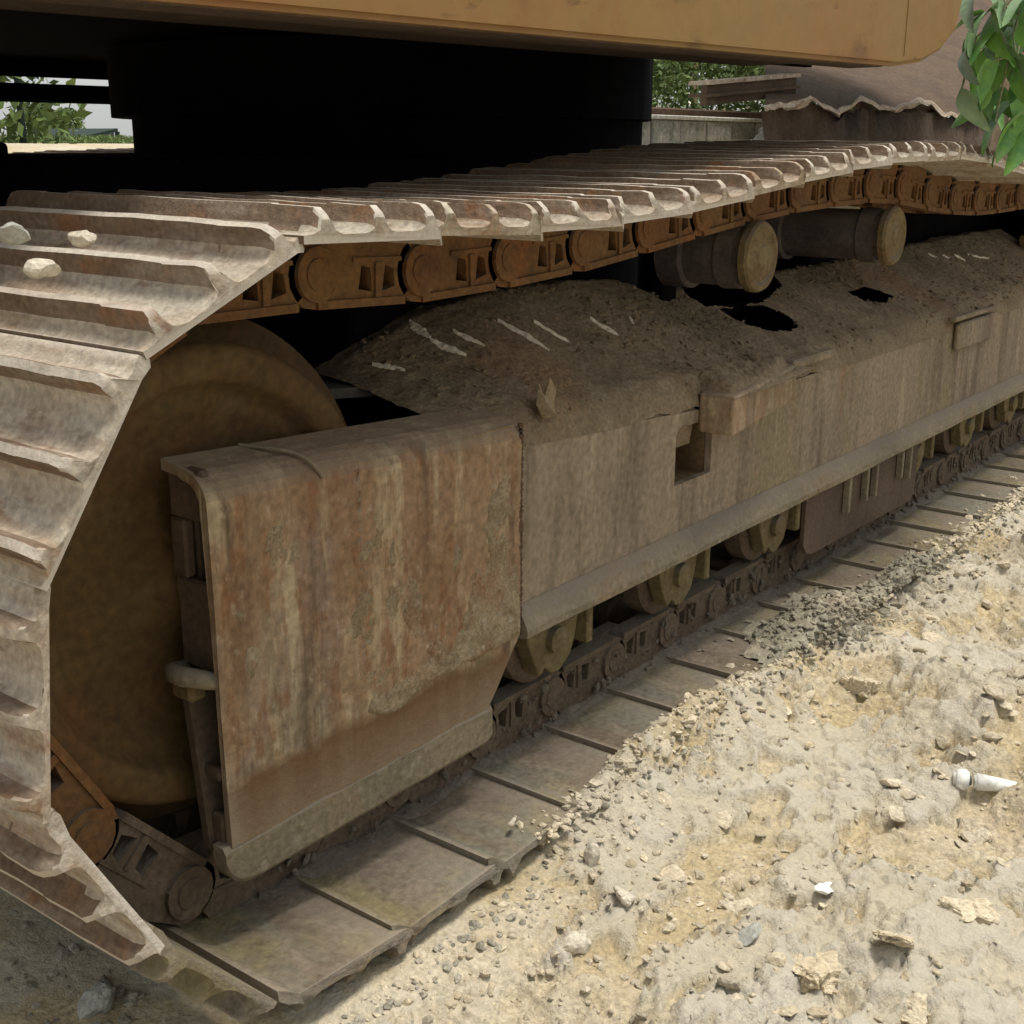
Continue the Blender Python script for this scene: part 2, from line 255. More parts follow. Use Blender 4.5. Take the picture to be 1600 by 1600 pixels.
# ------------------------------------------------------------------ ground
def trough(x, y):
    return 0
def crustmask(x, y):
    x = np.asarray(x, float); y = np.asarray(y, float)
    wx = x+.03*fbm(x*9, y*9, 3); wy = y+.03*fbm(x*9+5, y*9, 3)
    n = fbm(wx*4.5+50, wy*6.5+2, 6, .62); k = fbm(x*1.2+90, y*1.2+3, 3)
    p1 = sst(.505, .525, n+.25*(k-.5)); p2 = sst(.575, .592, n+.35*(k-.5)+.02); n4 = fbm(wx*13+70, wy*17+9, 5, .6); p3 = sst(.56, .58, n4+.2*(k-.5))
    return p1, p2, p3
def gh(x, y):
    """ground height"""
    x = np.asarray(x, float); y = np.asarray(y, float)
    wx = x+.05*fbm(x*3, y*3, 3); wy = y+.07*fbm(x*3+9, y*3, 3)
    h = .024*(fbm(x*1.3+3, y*1.3, 3)-.5)
    near = 1-sst(5, 8, np.hypot(x-2, y))
    # print of the track bars: ridges running across, broken up
    ph = (wx+.12*wy)*2*PI/.205
    rid = np.sin(ph)*.5+.5
    m = sst(.42, .6, fbm(x*1.1+20, y*1.1+4, 3))*sst(-1.6, -.2, y)
    h = h+near*m*.024*(rid**2)
    # broken crust: terraces
    n1 = fbm(wx*5, wy*6.5+3, 6, .6); q = .05
    t = n1/q; tt = np.floor(t)+sst(.70, .98, t-np.floor(t)); h = h+near*tt*q*.16*sst(.38, .55, fbm(x*1.3+70, y*1.3, 3))-.06*near
    cr = np.abs(fbm(wx*7+11, wy*7, 4, .55)-.5); h = h-near*.014*np.exp(-(cr/.010)**2)
    m2 = sst(.45, .62, fbm(x*1.7+7, y*1.7+31, 3))
    n2 = fbm(wx*16+4, wy*19, 4, .6); h = h+near*m2*.036*(n2-.5)
    p1, p2, p3 = crustmask(x, y); h = h+near*(.009*p1+.010*p2+.008*p3)
    n3 = fbm(x*40, y*44, 4, .6); h = h+near*(.010+.016*m2)*(n3-.5)
    h = h-.012
    # berm pushed up along the shoe ends
    # flat bed under the tracks
    bed = sst(.93, 1.0, y)*(1-sst(4.3, 4.6, y))*sst(.25, .6, x)
    bed = np.maximum(bed, sst(.80, .98, y)*(1-sst(4.3, 4.6, y))*sst(.25, .6, x)*(1-sst(1.2, 1.7, x)))
    h = h*(1-bed)+bed*(-.040+.008*(fbm(x*25, y*25, 3)-.5))
    be = np.exp(-(np.clip(y-(.965-.02*np.sin(x*3)), -9, 9)/np.where(y < .965, .12, .05))**2)*(sst(1.25, 1.75, x)*(.080-.052*sst(1.9, 2.8, x)))*(1-sst(4.6, 5, x))
    be = be*(.45+1.1*(fbm(x*7, y*9+8, 5, .6)))
    h = h+be
    # foreground rut in front of the idler
    h = h-.015*sst(.75, 1.0, y)*(1-sst(.45, .8, x))
    # terrace on the far side
    yy = y+.6*(fbm(x*.35, y*.35, 3)-.5)
    h = h+(.55+.44*sst(6.0, 8.0, x))*sst(5.0, 6.2, yy)*(1-sst(20, 60, -y))+.03*sst(6, 7, yy)*(fbm(x*1.5, y*1.5, 3)-.5)
    return h
def graded(a, b, step, far_lo, far_hi, g=1.13):
    c = list(np.arange(a, b, step)); s = step; v = c[-1]
    while v < far_hi: s *= g; v += s; c.append(v)
    s = step; v = a; lo = []
    while v > far_lo: s *= g; v -= s; lo.append(v)
    return np.array(lo[::-1]+c)
gx = graded(.3, 4.2, .0056, -400, 500); gy = graded(-.15, 1.10, .005, -400, 500)
GX, GY = np.meshgrid(gx, gy)
gm = grid_mesh('ground', GX, GY, gh(GX, GY))
p1_, p2_, p3_ = crustmask(GX, GY); ca = gm.attributes.new('crust', 'FLOAT', 'POINT'); ca.data.foreach_set('value', (.45*p1_+.3*p2_+.25*p3_).ravel().astype(np.float32))
tag(link_mesh('ground', gm, M_ground), kind='structure')

# clods and pebbles
def ico(sub):
    bm = bmesh.new(); bmesh.ops.create_icosphere(bm, subdivisions=sub, radius=1)
    v = np.array([q.co[:] for q in bm.verts]); f = np.array([[w.index for w in q.verts] for q in bm.faces]); bm.free(); return v, f
ICO1, ICO2, ICO3, ICO4 = ico(1), ico(2), ico(3), ico(5)
def rock_verts(base, sx, sy, sz, rough, cut=True):
    v = base.copy(); 
    for _ in range(7 if cut else 3):                           # planar chips
        d = RNG.normal(size=3); d /= np.linalg.norm(d); lim = .55+.35*RNG.random(); p = v@d
        v -= np.outer(np.clip(p-lim, 0, None), d)
    v = v*(1+rough*(RNG.random((len(v), 1))-.5))
    a = RNG.random()*6.28; c, s = math.cos(a), math.sin(a)
    v = v*np.array([sx, sy, sz]); t = RNG.normal(0, .25, 2)
    v = np.stack([v[:, 0]*c-v[:, 1]*s, v[:, 0]*s+v[:, 1]*c, v[:, 2]+t[0]*v[:, 0]+t[1]*v[:, 1]], -1)
    return v
def scatter(name, pts, sizes, mat, label=None, base=ICO1, zfun=gh, flat=.55, sink=.3, rough=.35, z=None, cat=None, parent=None):
    V = []; F = []; o = 0
    for (x, y), s in zip(pts, sizes):
        v = rock_verts(base[0], s*(.7+.6*RNG.random()), s*(.6+.5*RNG.random()), s*flat*(.6+.7*RNG.random()), rough)
        zz = float(zfun(x, y)) if z is None else z
        v += np.array([x, y, zz+s*flat*(1-2*sink)*.5]); V.append(v); F.append(base[1]+o); o += len(v)
    V = np.concatenate(V); F = np.concatenate(F)
    me = bpy.data.meshes.new(name); me.from_pydata(V.tolist(), [], F.tolist())
    ob = link_mesh(name, me, mat, parent); tag(ob, label, cat, kind='stuff'); return ob
P = []; Sz = []
while len(P) < 8000:                                          # pebbles, patchy
    x = .1+4.6*RNG.random()**1.2; y = -.5+1.5*RNG.random()
    if y > .975 and x > .3: continue
    d = float(fbm(x*2.2+40, y*2.2, 3)); 
    if RNG.random() < sst(.42, .66, d)*.9+.12+.5*(y > .84): P.append((x, y)); Sz.append(.0025+.0085*RNG.random()**3)
scatter('pebbles', P, Sz, M_clod, 'pale crumbs of dry soil strewn over the crusted ground')
P = []; Sz = []
while len(P) < 800:
    x = .1+4.2*RNG.random()**1.2; y = -.4+1.37*RNG.random()
    d = float(fbm(x*2+60, y*2+5, 3))
    if RNG.random() < sst(.48, .66, d)+.35*((y > .80) & (x > 1.3)): P.append((x, y)); Sz.append(.007+.019*RNG.random()**2.5)
scatter('soil_clods', P, Sz, M_clod, 'loose flattened clods of pale soil beside the track', base=ICO2, flat=.42, sink=.35, rough=.16)

# ------------------------------------------------------------------ excavator
EX = empty('excavator', (2.72, 2.47, 0), 'old yellow excavator with rusty dust-caked crawler track, seen from beside its near track', 'excavator')
PITCH = .203; YC = 1.275
# pin path, clockwise as seen from the camera side: along the top in +x, back along the bottom
def interp_top(x):
    xs = [1.0, 1.09, 1.36, 1.77, 2.11, 2.42, 2.66, 3.02, 3.14, 3.3, 3.5, 3.75, 4.0, 4.5, 5.0]
    zs = [.844, .842, .826, .842, .876, .902, .911, .916, .908, .889, .866, .852, .851, .862, .870]
    return np.interp(x, xs, zs)
path = []
IX, IZ, IR = .997, .485, .358
for k in range(60):
    a = PI*1.5-PI*k/59*.0
    break
for k in range(61):                                            # idler: bottom -> front -> top
    a = -PI/2-PI*k/60
    if math.degrees(-a) < 150: continue
    rr_ = IR+.002+.026*math.exp(-((math.degrees(-a)-152)/15)**2)
    path.append((IX+rr_*math.cos(a), IZ+rr_*math.sin(a)))
path = [(1.0, .057), (.93, .057), (.895, .061), (.865, .078)]+path
xs_ = np.linspace(1.02, 4.98, 104); zt = interp_top(xs_); zt = np.convolve(np.pad(zt, 3, 'edge'), np.ones(7)/7, 'valid')
path += list(zip(xs_, zt))
SXc, SR = 5.0, .406; SZc = .057+SR
for k in range(1, 61):
    a = PI/2-PI*k/60; path.append((SXc+SR*math.cos(a), SZc+SR*math.sin(a)))
for x in np.linspace(4.95, 1.02, 70): path.append((x, .057))
pp = np.array(path+[path[0]]); seg = np.hypot(*np.diff(pp, axis=0).T); cum = np.concatenate([[0], np.cumsum(seg)])
NL = round(cum[-1]/PITCH); step = cum[-1]/NL; PH = -.070
def pt(s):
    s = s % cum[-1]; return np.array([np.interp(s, cum, pp[:, 0]), np.interp(s, cum, pp[:, 1])])
# shoe mesh: triple grouser section swept across, worn
def shoe_mesh(seed, w=.60):
    rg = random.Random(seed); hy = w/2
    z0 = .056; t = .011; gh_ = .030
    def prof(s):            # s: grouser height factor; returns (x, z, grouser index or -1)
        p = [(-.112, z0+.002, -1), (-.112, z0+t, -1)]
        for g, c in enumerate((-.083, 0, .083)):
            for dx, f in ((-.026, 0), (-.017, .10), (-.0105, .34), (-.0070, .85), (-.0050, 1), (.0050, 1), (.0070, .85), (.0105, .34), (.017, .10), (.026, 0)):
                p.append((c+dx, z0+t+gh_*f*s, g if f > .3 else -1))
        p += [(.112, z0+t, -1), (.122, z0+t-.006, -1), (.124, z0-.009, -1), (.116, z0-.009, -1), (.100, z0, -1)]
        return p
    ys = [-hy, -hy+.004, -hy+.016, -hy+.030, -hy+.08]+[(-.5+k/9)*w*.72 for k in range(10)]+[hy-.08, hy-.03, hy-.016, hy-.004, hy]
    fs = [.55, .72, .96, 1, 1]+[1]*10+[1, 1, .96, .72, .55]
    bm = bmesh.new(); rings = []; nick = [rg.uniform(0, .010) for _ in range(3)]
    lx = [0]*3; lz = [0]*3
    for i, (y, s) in enumerate(zip(ys, fs)):
        lx = [v*.6+rg.uniform(-.0012, .0012) for v in lx]; lz = [v*.6+rg.uniform(-.0018, .0010) for v in lz]
        ring = []
        for k, (x, z, g) in enumerate(prof(s)):
            if g >= 0: x += lx[g]; z += lz[g]*(1 if z > z0+t+.02 else .3)
            inset = 0
            if abs(y) > hy-.018:
                e = 1-(hy-abs(y))/.018
                inset = e*(.016*max(0, (abs(x)-.092)/.03)+(nick[g] if g >= 0 and z > z0+t+.012 else 0)+(.003*math.sin(x*90+seed)))
            ring.append(bm.verts.new((x, y-math.copysign(inset, y), z)))
        rings.append(ring)
    n = len(rings[0])
    for a, b in zip(rings, rings[1:]):
        for k in range(n): bm.faces.new((a[k], a[(k+1) % n], b[(k+1) % n], b[k]))
    bm.faces.new(rings[0]); bm.faces.new(rings[-1][::-1])
    bmesh.ops.recalc_face_normals(bm, faces=bm.faces)
    me = bpy.data.meshes.new('track_shoe'); bm.to_mesh(me); bm.free()
    for p in me.polygons: p.use_smooth = True
    me.set_sharp_from_angle(angle=.62); return me
SH = [shoe_mesh(s) for s in (1, 2, 3, 4)]
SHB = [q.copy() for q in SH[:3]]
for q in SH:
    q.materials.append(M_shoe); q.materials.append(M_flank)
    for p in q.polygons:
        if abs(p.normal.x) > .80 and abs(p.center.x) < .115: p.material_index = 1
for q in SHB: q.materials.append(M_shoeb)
# link mesh (one side); local x along the chain, z outward, y=0 at outer face (towards -y)
def arc(cx, cz, r, a0, a1, n):
    return [(cx+r*math.cos(a0+(a1-a0)*k/n), cz+r*math.sin(a0+(a1-a0)*k/n)) for k in range(n+1)]
def link_mesh_make(side):
    bm = bmesh.new(); h = PITCH/2; d = lambda v: v*side
    out = [(-h+.045, .0555), (-h-.02, .040)]+arc(-h, .0, .046, PI*.62, PI*1.36, 6)+[(-h+.0, -.045), (.055, -.045), (.085, -.02), (.082, .03), (.062, .0555)]
    holes = [[(-.022, -.022), (.004, -.026), (.001, .006), (-.016, .010)], [(.024, -.026), (.050, -.020), (.046, .004), (.030, .010)]]
    prism_xz(bm, out, 0, d(.030), holes)
    inn = [(.030, .045), (.030, -.044), (h-.005, -.044)]+arc(h, 0, .044, -PI*.45, PI*.45, 6)+[(h-.01, .045)]
    prism_xz(bm, inn, d(.031), d(.056))
    # boss with pin end
    for r, y0, y1 in ((.036, -.007, .001), (.021, -.004, -.009)):
        ring = [[bm.verts.new((-h+r*math.cos(2*PI*k/16), d(yy), r*math.sin(2*PI*k/16))) for k in range(16)] for yy in (y1 if r > .03 else y0, y0 if r > .03 else y1)]
        for k in range(16): bm.faces.new((ring[0][k], ring[0][(k+1) % 16], ring[1][(k+1) % 16], ring[1][k]))
        bm.faces.new(ring[1])
    # raised rim round the windows
    box(bm, -.034, .060, d(-.003) if side > 0 else d(0), d(0) if side > 0 else d(-.003), .014, .020, bev=0)
    box(bm, -.10, .066, d(-.005) if side > 0 else d(0), d(0) if side > 0 else d(-.005), -.045, -.034, bev=0)
    box(bm, .008, .019, d(-.004) if side > 0 else d(0), d(0) if side > 0 else d(-.004), -.033, .013, bev=0)
    bmesh.ops.recalc_face_normals(bm, faces=bm.faces)
    me = bpy.data.meshes.new('track_link'); bm.to_mesh(me); bm.free(); return me
LK = {s: link_mesh_make(s) for s in (1, -1)}; LKB = {s: LK[s].copy() for s in (1, -1)}
for s in (1, -1): LK[s].materials.append(M_link); LKB[s].materials.append(M_linkb)
bm = bmesh.new(); lathe(bm, [(.026, -.075), (.026, .075)], 0, 0, 0, 12); bu = bpy.data.meshes.new('pin_bushing'); bm.to_mesh(bu); bm.free(); bu.materials.append(M_link)
def add_part(name, me, p, rot, parent=EX):
    o = bpy.data.objects.new(name, me); COL.objects.link(o); o.parent = parent; o.location = Vector(p)-parent.location; o.rotation_euler = rot; return o
for trk, yc in enumerate((YC, 3.665)):
    for k in range(NL):
        a = pt(PH+k*step); b = pt(PH+(k+1)*step); c = (a+b)/2; dx, dz = b-a; ang = math.atan2(-dz, dx)
        low = c[1] < .16; j = random.Random(k)
        rot = (j.uniform(-.006, .006), ang+j.uniform(-.012, .012), j.uniform(-.004, .004))
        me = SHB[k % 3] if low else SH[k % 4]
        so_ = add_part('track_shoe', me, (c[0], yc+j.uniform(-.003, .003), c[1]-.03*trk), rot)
        if trk == 0:
            for s in (1, -1):
                add_part('track_link', (LKB if c[1] < .27 else LK)[s], (c[0], yc-s*.088, c[1]), (0, ang, 0))
            add_part('pin_bushing', bu, (a[0], yc, a[1]), (0, 0, 0))
# rust-orange bent guard lip on the lowest front shoe comes from the shoe ends themselves
# idler
bm = bmesh.new()
lathe(bm, [(.0001, -.070), (.055, -.070), (.060, -.058), (.085, -.056), (.10, -.050), (.15, -.046), (.205, -.052), (.212, -.058), (.222, -.058), (.236, -.060), (.243, -.074), (.252, -.082), (.283, -.083), (.292, -.074), (.295, -.032), (.330, -.026), (.330, .026), (.302, .032), (.300, .07), (.28, .078), (.1, .05), (.0001, .07)],   .950, YC, .478, 90)
idl = from_bm('idler_wheel', bm, M_idler, EX, smooth=False)
for p in idl.data.polygons: p.use_smooth = True
bm = bmesh.new(); lathe(bm, [(.045, -.10), (.045, .10)],   .950, YC, .478, 20); from_bm('idler_axle', bm, M_cap, EX)
# sprocket
bm = bmesh.new(); N = 21; out = []
for k in range(N):
    for f, r in ((0, SR-.045), (.25, SR-.045), (.5, SR+.015), (.65, SR+.015), (.85, SR-.045)):
        a = 2*PI*(k+f)/N; out.append((SXc+r*math.cos(a), SZc+r*math.sin(a)))
prism_xz(bm, out, YC-.03, YC+.03); lathe(bm, [(.20, -.11), (.24, -.09), (.26, -.04), (.26, .1)], SXc, YC, SZc, 32)
from_bm('drive_sprocket', bm, M_ochre, EX)

# ---- track frame
FY = 1.12
ze = lambda x: np.interp(x, [.88, 1.47, 2.08, 3.25, 4.3], [.634, .603, .562, .560, .565])
def outl(xs): return [(x, float(ze(x))-.040) for x in xs]
slot = [(1.968, .392), (2.105, .392), (2.105, .480), (2.095, .497), (1.985, .503), (1.968, .490)]
bm = bmesh.new()
prism_xz(bm, [(1.478, .262), (4.75, .262)]+outl(np.linspace(4.75, 1.478, 12)), FY, FY+.014, [slot])
TF = from_bm('track_frame', bm, M_far, EX)
def sub(name, bm, mat, smooth=False): return from_bm(name, bm, mat, TF, smooth=smooth)
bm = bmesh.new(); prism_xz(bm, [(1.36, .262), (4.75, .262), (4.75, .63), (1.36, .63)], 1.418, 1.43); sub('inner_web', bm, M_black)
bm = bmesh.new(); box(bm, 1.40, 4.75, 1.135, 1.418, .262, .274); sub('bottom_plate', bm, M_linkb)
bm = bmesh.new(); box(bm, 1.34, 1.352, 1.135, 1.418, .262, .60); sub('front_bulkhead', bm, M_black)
# slot pocket (open tube behind the slot)
bm = bmesh.new()
for d in ((1.955, 1.967), (2.106, 2.118)): box(bm, d[0], d[1], 1.136, 1.22, .385, .51, bev=0)
box(bm, 1.955, 2.118, 1.221, 1.23, .385, .51, bev=0); box(bm, 1.967, 2.106, 1.136, 1.22, .385, .391, bev=0)
sub('slot_pocket', bm, M_ochre)
# lower flange of the beam: chamfered bar standing proud
bm = bmesh.new()
sec = [(1.119, .30), (1.104, .283), (1.096, .262), (1.096, .249), (1.119, .247), (1.16, .249), (1.16, .2615), (1.1195, .2615)]
xs = np.linspace(1.482, 4.75, 60); rings = []
for x in xs: rings.append([bm.verts.new((x, y+.0025*(float(vn(x*9, k*3))-.5)*(k in (1, 2)), z+.004*(float(vn(x*7, 50+k*2))-.5)*(k in (1, 2, 3)))) for k, (y, z) in enumerate(sec)])
for a, b in zip(rings, rings[1:]):
    for k in range(8): bm.faces.new((a[k], a[(k+1) % 8], b[(k+1) % 8], b[k]))
bm.faces.new(rings[0]); bm.faces.new(rings[-1][::-1])
sub('lower_flange', bm, M_lip)
# guard plate around the idler fork: rounded top bending inboard
def guard_section():
    pts = [(1.112, .262)]                                     # y, z outside, from the bend upward
    return pts
bm = bmesh.new(); nx = 30; xs = np.linspace(.884, 1.480, nx)
def gsec(x):
    zt = float(ze(x))+.004; r = .044; s = []
    zb = .158 if x < 1.40 else .158+(x-1.40)/.08*.10
    s += [(1.108, zb), (1.108, .262), (1.108, .34), (1.109, .46)]
    for k in range(7):
        a = PI-PI/2*k/6; s.append((1.108+r+r*math.cos(a), zt-r+r*math.sin(a)))
    s += [(1.165, zt+.003), (1.19, zt+.008)]
    inn = [(1.19, zt-.006), (1.160, zt-.009)]
    for k in range(7):
        a = PI/2+PI/2*k/6; s_ = (1.108+r+(r-.013)*math.cos(a), zt-r+(r-.013)*math.sin(a)); inn.append(s_)
    inn += [(1.1185, .46), (1.1185, zb)]
    return s+inn
rings = []
for i, x in enumerate(xs):
    ring = []
    for k, (y, z) in enumerate(gsec(x)):
        xx = x
        w = .0022*(float(fbm(np.array(x*6), np.array(z*6), 3))-.5)*2
        if i == 0: xx = x+.006*(float(vn(z*14, 3.))-.5)-.006*(z-.35)
        ring.append(bm.verts.new((xx, y+w, z)))
    rings.append(ring)
n = len(rings[0])
for a, b in zip(rings, rings[1:]):
    for k in range(n): bm.faces.new((a[k], a[(k+1) % n], b[(k+1) % n], b[k]))
bm.faces.new(rings[0]); bm.faces.new(rings[-1][::-1])
GP = from_bm('idler_guard_plate', bm, M_frame, EX)
def gsub(name, bm, mat, smooth=False): return from_bm(name, bm, mat, GP, smooth=smooth)
# bottom lip bar, rounded front corner
bm = bmesh.new()
rings = []
for x in list(.874+.045*(1-np.cos(np.linspace(0, 1, 9)*PI/2)))+list(np.linspace(.925, 1.406, 34)):
    e = max(0, 1-(x-.874)/.045); zb = .099+.048*(1-math.sqrt(max(0, 1-e*e)))
    if x > 1.392: zb = .105
    w = .0015*(float(vn(x*20, 1.))-.5); zt = .163+.004*(float(vn(x*25, 5.))-.5)
    rings.append([bm.verts.new((x+dx, y+w, z)) for dx, y, z in ((0, 1.111, zb), (0, 1.107, zb+.006), (0, 1.107, zt-.008), (0, 1.112, zt), (0, 1.131, zt), (0, 1.131, zb))])
for a, b in zip(rings, rings[1:]):
    for k in range(6): bm.faces.new((a[k], a[(k+1) % 6], b[(k+1) % 6], b[k]))
bm.faces.new(rings[0]); bm.faces.new(rings[-1][::-1])
gsub('bottom_lip', bm, M_lip)
# seams
bm = bmesh.new(); tube(bm, [(1.482+.0012*random.uniform(-1, 1), 1.1125, .255+.34*k/60) for k in range(61)], [.0045+.0022*random.random() for _ in range(61)], 6); gsub('weld_seam', bm, M_seam)
bm = bmesh.new(); tube(bm, [(1.128+.001*math.sin(k*2.1), 1.1105, .27+.325*k/24) for k in range(25)], [.004+.001*random.random() for _ in range(25)], 6); gsub('weld_seam', bm, M_frame)
arc_ = [(1.00+.03*k/6, 1.188-.046*k/6, float(ze(1.0))+.0125-.005*k/6) for k in range(7)]+[(1.035+.03*k/6, 1.142-.034*math.sin(k/6*PI/2), float(ze(1.0))+.0045-.034*(1-math.cos(k/6*PI/2))) for k in range(1, 7)]
bm = bmesh.new(); tube(bm, arc_, [.003]*len(arc_), 6); gsub('weld_seam', bm, M_lip)
# lumpy mud crusts
def crust(name, p0, p1, w, h, n, mat, parent, seed=0, size=.010, yj=.006):
    rg = np.random.default_rng(seed); V = []; F = []; o = 0
    for k in range(n):
        t = rg.random(); c = np.array(p0)*(1-t)+np.array(p1)*t; c = c+np.array([rg.normal()*.006, -rg.random()*yj, rg.normal()*w/2.2])
        s = size*(.4+rg.random()); v = rock_verts(ICO1[0], s*1.2, s*h, s, .3); v += c; V.append(v); F.append(ICO1[1]+o); o += len(v)
    me = bpy.data.meshes.new(name); me.from_pydata(np.concatenate(V).tolist(), [], np.concatenate(F).tolist())
    ob = link_mesh(name, me, mat, parent); ob['kind'] = 'stuff'; return ob
def patch(name, x0, x1, z0, z1, yb, thick, maskf, mat, parent, res=.0035):
    """dried mud spread over a vertical face: a displaced sheet that sinks into the plate at its edges"""
    xx, zz = np.meshgrid(np.arange(x0, x1, res), np.arange(z0, z1, res)); mk = maskf(xx, zz)
    d = np.clip(mk, -1, 1); yy = yb+.006-(np.clip(d*6, -1, 1)*.006+np.clip(d, 0, 1)**.5*thick*(.05+1.5*fbm(xx*50, zz*50, 5, .68)**1.3))
    me = grid_mesh(name, xx, yy, zz, d < -.35); ob = link_mesh(name, me, mat, parent); ob['kind'] = 'stuff'; return ob
def m1(x, z):
    lo = .252; t = np.clip((x-1.14)/.33, 0, 1); up = .272+.060*t+.085*(fbm(x*22, z*22, 5, .6)-.45); lo2 = lo-.02*np.exp(-((x-1.19)/.05)**2)
    return np.minimum((up-z)/.055, (z-lo2+.010*(fbm(x*30, z*30, 3)-.5))/.012)*sst(1.10, 1.15, x)+(sst(1.10, 1.15, x)-1)
patch('mud_crust', 1.10, 1.474, .215, .42, 1.108, .010, m1, M_crust, GP)
m3 = lambda x, z: (fbm(x*14+3, z*9, 5, .6)-.60)*5*sst(.26, .3, z)*(1-sst(.55, .6, z))
patch('scale_patches', .90, 1.474, .26, .60, 1.109, .003, m3, M_crust, GP, .004)
# idler fork block behind the guard's front edge
bm = bmesh.new(); prism_xz(bm, [(0, 0), (1, 0), (1, 1), (0, 1)], 0, 1); bm.free()
bm = bmesh.new()
box(bm, .890, .905, 1.128, 1.188, .575, .638); box(bm, .890, .905, 1.163, 1.190, .50, .574); box(bm, .893, .908, 1.124, 1.188, .385, .499)
box(bm, .910, 1.30, 1.165, 1.188, .36, .62)
gsub('idler_fork', bm, M_brownu)
bm = bmesh.new(); tube(bm, [(.895, 1.118, .377), (.878, 1.128, .383), (.862, 1.150, .387), (.866, 1.176, .384), (.90, 1.186, .38)], [.010, .012, .0125, .012, .009], 10); gsub('retaining_hook', bm, M_lip, True)
bm = bmesh.new(); box(bm, .872, .90, 1.150, 1.190, .345, .376, bev=.006)
gsub('hook_block', bm, M_cap)
bm = bmesh.new(); o_ = [(1.172, .350), (1.160, .350), (1.138, .150), (1.150, .150)]
a_ = [bm.verts.new((.876, y, z)) for y, z in o_]; b_ = [bm.verts.new((.96, y, z)) for y, z in o_]
bm.faces.new(a_); bm.faces.new(b_[::-1])
for k in range(4): bm.faces.new((a_[k], b_[k], b_[(k+1) % 4], a_[(k+1) % 4]))
box(bm, .884, .894, 1.122, 1.150, .245, .262); box(bm, .884, .894, 1.122, 1.142, .150, .200)
gsub('fork_flange', bm, M_brownu)

# top of the frame, dirt covered height field
SX_, SY_ = .006, .004
xs = np.arange(.90, 4.74, SX_); ys = np.arange(1.1185, 1.4305, SY_); X, Y = np.meshgrid(xs, ys)
zc = np.interp(X, [.9, 1.25, 1.36, 1.45, 1.62, 2.02, 2.20, 2.34, 3.2, 4.3], [.64, .63, .66, .69, .735, .75, .735, .695, .69, .715])
t = np.clip((Y-1.125)/(1.40-1.125), 0, 1); fx_ = sst(1.34, 1.62, X)
Z = (ze(X)-.004)*(1-t)+zc*t
uu = np.clip((Y-1.1185)/.040, 0, 1); Z = Z-.042*(1-np.sqrt(np.clip(1-(1-uu)**2, 0, 1)))
Z = Z+(.016*(fbm(X*9, Y*9, 4)-.5)+.007*(fbm(X*50, Y*50, 4, .6)-.5))*sst(1.119, 1.15, Y)
lump = np.exp(-((Y-1.13)/.035)**2)*(sst(1.75, 1.9, X)*(1-sst(2.5, 2.7, X)))
Z = Z+lump*.022*fbm(X*22, Y*22, 4)
hole = np.zeros_like(X, bool)
def ell(cx, cy, rx, ry, ang=0):
    c, s = math.cos(ang), math.sin(ang); dx = X-cx; dy = Y-cy; u = (dx*c+dy*s)/rx; v = (-dx*s+dy*c)/ry
    return (u*u+v*v+.25*(fbm(X*20, Y*20, 3)-.5)) < 1
hole |= (X < 1.35) & (Y > 1.19)
_fr = (X.shape[0], X.shape[1])
def topz(x, y):
    i = int(round((y-1.1185)/SY_)); j = int(round((x-.90)/SX_)); i = min(max(i, 0), _fr[0]-1); j = min(max(j, 0), _fr[1]-1); return float(Z[i, j])
def hit(px, py, ymax=1.43):
    d = Rr*((px-800)/1958.7)+Rd*((py-800)/1958.7)+Rf
    for k in range(5000):
        t = .8+k*.0008; p = d*t
        if p.y > 1.12 and p.y < ymax and p.x > .9 and 1+p.z < topz(p.x, p.y): return (p.x, p.y)
    return None
def inpoly(poly):
    r = np.zeros_like(X, bool); n = len(poly)
    wx = X+.02*(fbm(X*30, Y*30, 3)-.5); wy = Y+.012*(fbm(X*30+9, Y*30, 3)-.5)
    for k in range(n):
        (x1, y1), (x2, y2) = poly[k], poly[(k+1) % n]
        if abs(y2-y1) < 1e-9: continue
        r ^= ((y1 > wy) != (y2 > wy)) & (wx < (x2-x1)*(wy-y1)/(y2-y1)+x1)
    return r
for pl in (((1130, 485), (1160, 477), (1200, 480), (1228, 492), (1248, 508), (1235, 519), (1200, 515), (1165, 506)), ((1324, 456), (1350, 449), (1394, 462), (1383, 473), (1350, 469)),
           ((1045, 432), (1072, 458), (1105, 478), (1150, 478), (1190, 468), (1218, 448), (1200, 425), (1120, 405), (1060, 405))):
    q = [hit(*p, ymax=1.7) for p in pl]; q = [p for p in q if p]; hole |= inpoly(q)
hb = hole.astype(float)
for _ in range(5): hb = (hb+np.roll(hb, 1, 0)+np.roll(hb, -1, 0)+np.roll(hb, 1, 1)+np.roll(hb, -1, 1))/5
me = grid_mesh('dirt_layer', X, Y, Z, hole); dl = link_mesh('dirt_layer', me, M_dirt, TF); dl['kind'] = 'stuff'
# walls down into the roller pocket
# bracket box standing out of the beam
bm = bmesh.new(); box(bm, 2.045, 2.385, 1.045, 1.119, .482, .558, bev=.006, seg=2)
for v in bm.verts:
    if v.co.x > 2.2: v.co.z += .012*(v.co.x-2.2)/.18; v.co.y += .035*(v.co.x-2.2)/.18
sub('side_bracket', bm, M_frame)
bm = bmesh.new(); box(bm, 2.39, 2.60, 1.090, 1.119, .555, .574, bev=.004); sub('step_ledge', bm, M_far)
bm = bmesh.new(); box(bm, 3.46, 3.80, 1.100, 1.119, .46, .535, bev=.006); sub('side_bracket', bm, M_far)
bm = bmesh.new(); box(bm, 3.40, 3.75, 1.095, 1.118, .545, .558, bev=.004); sub('step_ledge', bm, M_far)
m2 = lambda x, z: (np.interp(x, [1.5, 1.7, 2.04, 2.4, 4.7], [.555, .525, .505, .53, .525])+.05*(fbm(x*18, z*18, 4)-.5)-z)*-8
